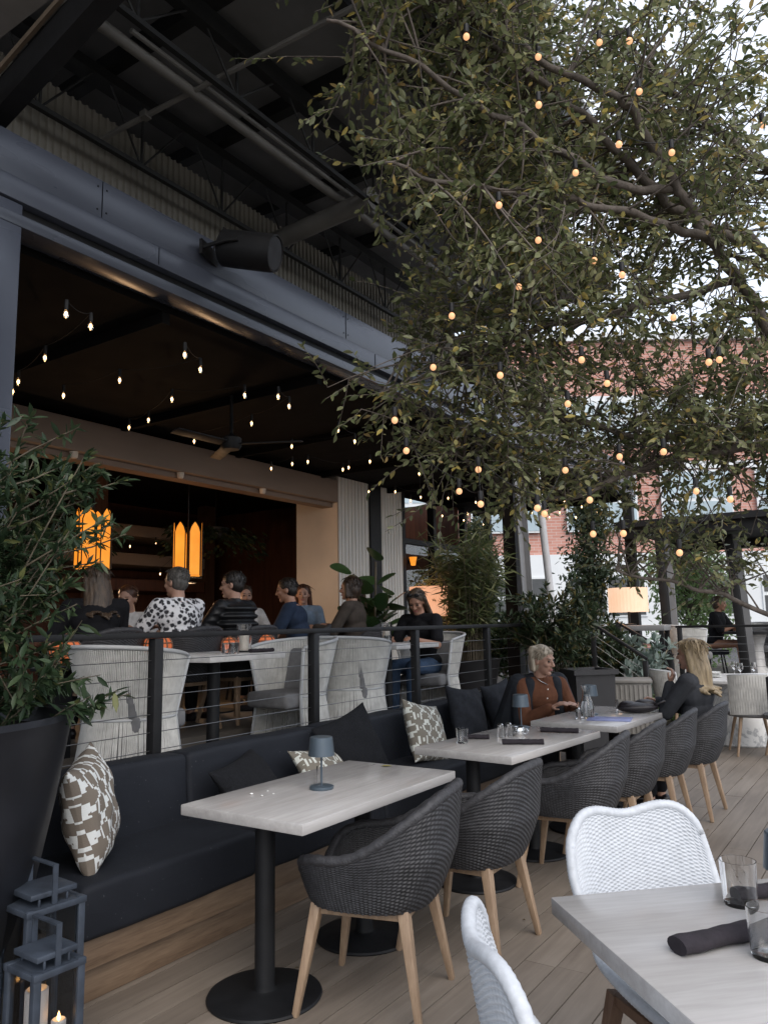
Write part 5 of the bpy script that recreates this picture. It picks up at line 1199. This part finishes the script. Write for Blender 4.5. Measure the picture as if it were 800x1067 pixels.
def person(label, loc, yaw, seat=.45, lean=6, hy=0, hp=0, hands=((.32, .16, .72), (.32, -.16, .72)), skin='skin', top=None, sleeve=.5, coat=None, trousers=None, hair=None, hairm=None, knee=.43, vox=.009, glasses=False, foot=.02, bulk=1.0, fwd_hand=None, extra=None, puffy=False, shoes='bag', curl=.5):
    t = thing('person', label, 'person', loc, yaw)
    le = radians(lean); S = Vector((sin(le), 0, cos(le))); hip = Vector((0, 0, seat+.095)); nb = hip+S*.50
    le2 = le*.6+radians(hp)*.35; S2 = Vector((sin(le2), 0, cos(le2))); hc = nb+S2*.155+Vector((.015, 0, 0))
    HR = Matrix.Rotation(radians(hy), 3, 'Z') @ Matrix.Rotation(radians(hp), 3, 'Y')
    H = lambda x, y, z: hc+HR @ Vector((x, y, z))
    B = MB(); k = bulk
    B.ell(hip+Vector((0, 0, .02)), (.12*k, .165*k, .12)); B.ell(hip+S*.2, (.105*k, .145*k, .16)); B.ell(hip+S*.36, (.115*k, .165*k, .15)); B.capsule(hip+S*.45+Vector((0, .14, 0)), hip+S*.45-Vector((0, .14, 0)), .055, .055); B.capsule(hip+S*.42, hc-HR @ Vector((.015, 0, .04)), .062, .052)
    B.ell(H(-.006, 0, .022), (.097, .076, .095), HR); B.ell(H(.026, 0, -.042), (.066, .058, .075), HR); B.ell(H(.066, 0, -.098), (.024, .028, .02), HR)
    B.capsule(H(.086, 0, .016), H(.110, 0, -.028), .009, .0135, 8); B.ell(H(.096, .013, -.032), (.012, .009, .008), HR); B.ell(H(.096, -.013, -.032), (.012, .009, .008), HR)
    B.capsule(H(.078, -.034, .028), H(.078, .034, .028), .0135, .0135, 8)
    for s_ in (-1, 1): B.ell(H(.062, s_*.04, -.024), (.028, .02, .024), HR); B.ell(H(-.006, s_*.078, -.01), (.02, .010, .031), HR)
    arms = []
    for i, s_ in enumerate((1, -1)):
        sh = hip+S*.455+Vector((0, s_*.178*k, 0)); el, wr = ik(sh, hands[i], .29, .25, (-.5, s_*.55, -.8) if hands[i][2] < sh.z-.08 else (.35, s_*.35, -1)); arms.append((sh, el, wr, s_))
        B.capsule(sh, el, .048, .038); B.capsule(el, wr, .038, .025)
        d = (wr-el).normalized(); hand(B, wr, d if fwd_hand is None or fwd_hand[i] is None else fwd_hand[i], s_, (0, -s_*.4, -1) if wr.z < hip.z+.4 else (1, 0, .2), curl)
    legs = []
    for s_ in (1, -1):
        h0 = hip+Vector((0, s_*.09, -.015)); kn = hip+Vector((knee, s_*.11, -.005)); an = Vector((kn.x+foot, s_*.11, .08)); legs.append((h0, kn, an)); B.capsule(h0, kn, .078, .058); B.capsule(kn, an, .056, .036); B.capsule(an+Vector((-.02, 0, -.04)), an+Vector((.16, s_*.02, -.05)), .038, .026)
    remeshed('body', B, MT[skin], t, vox, 3)
    for s_ in (-1, 1): b = MB(); b.ell(H(.083, s_*.031, .003), (.011, .0145, .0075), HR, 12, 8); b.build('eye', MT['eye'], t, smooth=180)
    b = MB(); b.capsule(H(.0905, -.017, -.066), H(.0905, .017, -.066), .0065, .0065, 8); b.build('lips', MT['lips'], t, smooth=180)
    for s_ in (-1, 1): b = MB(); b.capsule(H(.094, s_*.018, .026), H(.084, s_*.046, .027), .0035, .0025, 6); b.build('eyebrow', hairm or MT['eye'], t, smooth=180)
    def garment(nm, m, sl, g, openfront=False, long=False):
        b = MB()
        if not openfront:
            b.ell(hip+Vector((0, 0, .03)), (.13*k+g, .175*k+g, .11)); b.ell(hip+S*.2, (.115*k+g, .153*k+g, .18)); b.ell(hip+S*.36, (.124*k+g, .172*k+g, .145))
        else:
            b.ell(hip+S*.22-Vector((.045, 0, 0)), (.10*k+g, .165*k+g, .25)); b.ell(hip+S*.38-Vector((.04, 0, 0)), (.11*k+g, .178*k+g, .13))
            for s_ in (-1, 1): b.capsule(hip+S*.47+Vector((.035, s_*.125, 0)), hip+Vector((.085, s_*.175, .03)), .05, .062); b.capsule(hip+S*.46+Vector((-.035, s_*.185, 0)), hip+Vector((-.10, s_*.26, .0)), .088, .12); b.capsule(hip+S*.50+Vector((-.03, s_*.07, 0)), hip+S*.46+Vector((-.01, s_*.16, 0)), .05, .066)
        if not openfront:
            b.capsule(hip+S*.452+Vector((0, .145, 0)), hip+S*.452-Vector((0, .145, 0)), .066+g, .066+g); b.capsule(hip+S*.455, hip+S*.488, .078+g, .066+g*.5)
        else:
            for sh, el, wr, s_ in arms: b.capsule(sh+Vector((-.03, s_*.01, .01)), el+Vector((-.05, s_*.01, 0)), .078, .072)
        for sh, el, wr, s_ in (arms if not openfront else []):
            if sl >= 1: b.capsule(sh, el, .062+g, .052+g); b.capsule(el, el.lerp(wr, .93), .052+g, .036+g)
            else: b.capsule(sh, sh.lerp(el, sl), .064+g, .060+g)
            if puffy:
                for q in range(5): c_ = sh.lerp(el, q/4); b.ell(c_, (.075, .075, .035))
        if puffy:
            for q in range(7): b.ell(hip+S*(.02+.07*q), (.165*k, .215*k, .043))
        remeshed(nm, b, m, t, vox, 3)
    if top: garment('shirt', top, sleeve, .006)
    if coat: garment('jacket', coat, 1, .014, True)
    if trousers:
        b = MB(); b.ell(hip+Vector((0, 0, .0)), (.135*k, .18*k, .115))
        for h0, kn, an in legs: b.capsule(h0, kn, .092, .072); b.capsule(kn, kn.lerp(an, .88), .072, .056)
        remeshed('trousers', b, trousers, t, vox, 3)
    b = MB()
    for h0, kn, an in legs: s_ = 1 if an.y > 0 else -1; b.capsule(an+Vector((-.03, 0, -.043)), an+Vector((.17, s_*.02, -.05)), .043, .031); b.bb((an.x-.06, an.y-.035, an.z-.08), (an.x+.19, an.y+.04+.01*s_, an.z-.062))
    remeshed('shoes', b, MT[shoes], t, max(vox, .008), 2)
    if hair:
        b = MB()
        b.ell(H(-.018, 0, .040), (.099, .086, .092), HR)
        if hair != 'short': b.ell(H(-.045, 0, -.01), (.075, .088, .10), HR)
        else: b.ell(H(-.04, 0, .0), (.070, .081, .085), HR)
        if hair == 'long':
            for q in np.linspace(-1, 1, 9):
                x = -.09+.075*abs(q)**2; p0 = H(x+.0, q*.075, .02); p1 = H(x-.03, q*.085, -.12); p2 = nb+HR @ Vector((-.115+.05*abs(q), q*.11, -.10)); p3 = nb+HR @ Vector((-.195+.04*abs(q), q*.105, -.125-.03*cos(q*5)))
                b.capsule(p0, p1, .032, .032, 8); b.capsule(p1, p2, .032, .026, 8); b.capsule(p2, p3, .026, .010, 8)
        if hair == 'bob':
            for q in np.linspace(-1, 1, 9): x = -.07+.08*abs(q)**2; b.capsule(H(x, q*.075, .03), H(x-.005, q*.088, -.085), .032, .022, 8)
        if hair == 'bun': b.ell(H(-.115, 0, .01), (.04, .045, .04), HR); 
        if hair == 'swept':
            for q in np.linspace(-1, 1, 9): b.capsule(H(.066-.02*abs(q), q*.055, .082-.02*abs(q)), H(-.06, q*.07, .085), .022, .03, 8); b.capsule(H(-.06, q*.075, .07), H(-.085+.06*abs(q)**2, q*.082, -.075), .032, .024, 8)
        if hair == 'pony': b.ell(H(-.105, 0, .02), (.03, .035, .035), HR); b.capsule(H(-.12, 0, .0), H(-.13, 0, -.16), .032, .014, 8)
        ho = remeshed('hair', b, hairm, t, max(.007, vox*.85), 2)
        b = MB(); ln = {'short': .035, 'swept': .07, 'bun': .05, 'bob': .07, 'long': .08}[hair]
        for k in range(260):
            d = Vector(RNG.normal(size=3)); d.normalize()
            if d.z < -.35 or d.z > .86 or (d.x > .45 and d.z < .62): continue
            p = Vector((d.x*.100-.018, d.y*.087, d.z*.093+.040)); dn = (Vector((-.35, d.y*.5, -1))-d*(Vector((-.35, d.y*.5, -1)).dot(d))).normalized()
            n_ = Vector((d.x/.100, d.y/.087, d.z/.093)).normalized(); l = ln*RNG.uniform(.5, 1.1); j = Vector(RNG.normal(size=3))*.18
            q1 = p+(dn+j)*l*.5+n_*.003; q2 = p+(dn+j*1.3)*l - n_*(.25*l*l/.1)+n_*RNG.uniform(.0, .008)
            b.tube([H(*p), H(*q1), H(*q2)], [.0035, .003, .0012], 4)
        b.build('loose_strands', hairm, ho, smooth=180)
    if glasses:
        b = MB()
        for s_ in (-1, 1): b.ell(H(.062, s_*.036, .105), (.014, .027, .020), HR, 14, 8); b.tube([H(.06, s_*.06, .105), H(-.02, s_*.085, .07)], .003, 6)
        b.tube([H(.068, -.012, .108), H(.07, .012, .108)], .003, 6); b.build('sunglasses', MT['black_metal'], t, smooth=180)
    if extra: extra(t, H, hip, S, arms)
    return t
def hairmat(n, a, c): return mat(n, a, .45, .2, 5, (9, 9, 1.2), c2=c, bmp=.6, bscale=22, bdist=.006)
H_sil = hairmat('silver_blonde_hair', (.26, .21, .15), (.46, .39, .30)); H_blo = hairmat('blonde_hair', (.15, .105, .055), (.42, .32, .19)); H_brn = hairmat('brown_hair', (.02, .012, .008), (.05, .028, .016)); H_dk = hairmat('dark_hair', (.009, .007, .006), (.02, .014, .011)); H_gry = hairmat('grey_hair', (.05, .045, .04), (.13, .12, .11)); H_mix = hairmat('dark_streaked_hair', (.03, .02, .014), (.10, .065, .04)); H_red = hairmat('auburn_hair', (.05, .02, .011), (.1, .04, .02))
C = lambda n, c, **k: mat(n, c, .9, .2, 14, bmp=.35, bscale=120, bdist=.003, spec=.2, **k)
c_rust = C('rust_silk', (.12, .05, .028)); c_coat = C('charcoal_wool', (.022, .025, .031)); c_coat2 = C('black_wool', (.042, .044, .05)); c_blk = C('black_cotton', (.009, .009, .011)); c_navy = C('navy_cotton', (.022, .034, .062)); c_jean = C('blue_denim', (.045, .075, .13)); c_kha = C('khaki_twill', (.26, .21, .16)); c_taupe = C('taupe_knit', (.055, .045, .038)); c_wht = C('white_cotton', (.55, .54, .53)); c_blu = C('pale_blue_cotton', (.16, .22, .30)); c_puf = mat('black_nylon', (.008, .009, .011), .5, .3, 8)
def buttons(t, H, hip, S, arms):
    for q in range(5): b = MB(); p = hip+S*(.12+.075*q)+Vector((.128-.0*q, 0, 0)); b.ell(p+Vector((.003, 0, 0)), (.004, .006, .006), nu=8, nv=6); b.build('button', MT['china'], t)
    b = MB(); b.tube([(H(-.03, .06, -.13)), H(.03, .05, -.165), H(.065, 0, -.19), H(.03, -.05, -.165), H(-.03, -.06, -.13)], .003, 6); b.build('necklace', MT['steel'], t, smooth=180)
WA = person('silver-haired woman in an open dark jacket over a rust-brown blouse', (-2.64, 6.22, 0), radians(-38), .40, 12, 30, 8, ((.36, .14, .775), (.36, -.06, .775)), 'skin', c_rust, 1, c_coat, c_blk, 'swept', H_sil, vox=.006, extra=buttons, knee=.40)
WB = person('long-haired blonde woman in a dark wool jacket holding her hand to her mouth', (-1.38, 6.40, 0), pi-.12, .43, 1, -6, 0, ((.185, .05, .955), (.36, -.10, .80)), 'skin', c_coat2, 1, None, c_blk, 'long', H_blo, vox=.006, knee=.38, fwd_hand=[(-.35, -.2, .9), None], curl=1.1, foot=.0)
WC = person('dark-haired woman with sunglasses on her head looking down at the terrace table', (-4.12, 6.92, .5), -pi/2, .45, 10, 12, 32, ((.42, .16, .80), (.42, -.14, .80)), 'skin_tan', c_blk, .75, None, c_jean, 'long', H_mix, vox=.007, glasses=True)
FM = person('man in a black and white floral shirt seen from behind', (-4.93, 4.38, .64), pi, .45, 5, 8, 4, ((.42, .2, .82), (.42, -.2, .82)), 'skin', MT['floral'], .75, None, c_kha, 'short', H_gry, vox=.009, bulk=1.15)
PM = person('guest in a quilted black puffer jacket seen from behind', (-4.93, 5.05, .64), pi+.1, .45, 6, 25, 4, ((.42, .2, .82), (.42, -.2, .82)), 'skin', c_puf, 1, None, c_blk, 'short', H_dk, vox=.009, bulk=1.1, puffy=True)
NM = person('man in a navy t-shirt and khaki trousers leaning in from the right', (-5.05, 6.08, .64), radians(-150), .45, 14, 4, 8, ((.44, .12, .80), (.40, -.14, .74)), 'skin_tan', c_navy, .7, None, c_kha, 'short', H_dk, vox=.009, bulk=1.05)
person('auburn-haired woman in pale blue facing us beside the wall opening', (-6.1, 7.35, .64), radians(-52), .45, 5, 0, 2, ((.36, .14, .74), (.36, -.14, .74)), 'skin', c_blu, 1, None, c_blk, 'long', H_red, vox=.010)
person('brown-haired guest in a taupe knit top seen from behind', (-4.73, 6.58, .64), pi+.3, .45, 6, 0, 0, ((.4, .18, .8), (.4, -.18, .8)), 'skin', c_taupe, 1, None, c_blk, 'bob', H_brn, vox=.009)
person('guest in black mostly hidden behind the one in the taupe top', (-5.25, 7.45, .64), pi+.5, .40, 8, 0, 6, ((.4, .18, .8), (.4, -.18, .8)), 'skin', c_blk, 1, None, c_blk, 'short', H_dk, vox=.010)
person('guest in black with bare forearm by the tall shrub and left pendant', (-4.93, 3.58, .64), pi-.5, .45, 14, 20, 5, ((.40, .2, .80), (.42, -.05, .80)), 'skin', c_blk, .8, None, c_blk, 'long', H_mix, vox=.009)
person('small guest in a white top left of the floral-shirt man', (-6.2, 4.92, .64), radians(-60), .38, 16, 0, 10, ((.4, .18, .8), (.4, -.18, .8)), 'skin', c_wht, .8, None, c_blk, 'short', H_red, vox=.010)
person('guest in a white shirt half hidden behind the navy t-shirt man', (-6.3, 6.5, .64), radians(-30), .42, 8, 0, 0, ((.4, .18, .8), (.4, -.18, .8)), 'skin', c_wht, 1, None, c_blk, 'short', H_brn, vox=.010)
person('guest in black with pulled-back hair holding a drink on the far terrace', (-2.62, 13.75, .5), radians(-10), .45, 10, 8, 6, ((.40, .10, .86), (.40, -.10, .84)), 'skin_tan', c_blk, .9, None, None, 'bun', H_mix, vox=.010)
t = thing('bar_stool', 'low dark seat under the guest in black on the far terrace', 'stool', (-2.62, 13.75, .5)); b = MB(); b.lathe([(0, .36), (.2, .36), (.21, .4), (.2, .435), (0, .44)], n=28); b.build('seat', MT['black_fab'], t)
for k in range(4): q = pi/4+k*pi/2; b = MB(); b.tube([(cos(q)*.14, sin(q)*.14, .37), (cos(q)*.2, sin(q)*.2, 0)], .013, 8); b.build('leg', MT['black_metal'], t)
for i, (x, y, a, sl) in enumerate(((-6.1, 7.35, radians(-52), 'plain dark seat under the auburn-haired woman'), (-5.25, 7.45, pi+.5, 'plain dark seat under the hidden guest in black'), (-6.2, 4.92, 1, 'plain dark seat under the small guest in white'), (-6.3, 6.5, 1, 'plain dark seat under the guest in the white shirt'))):
    dup(t, (x, y, .64), a, sl)
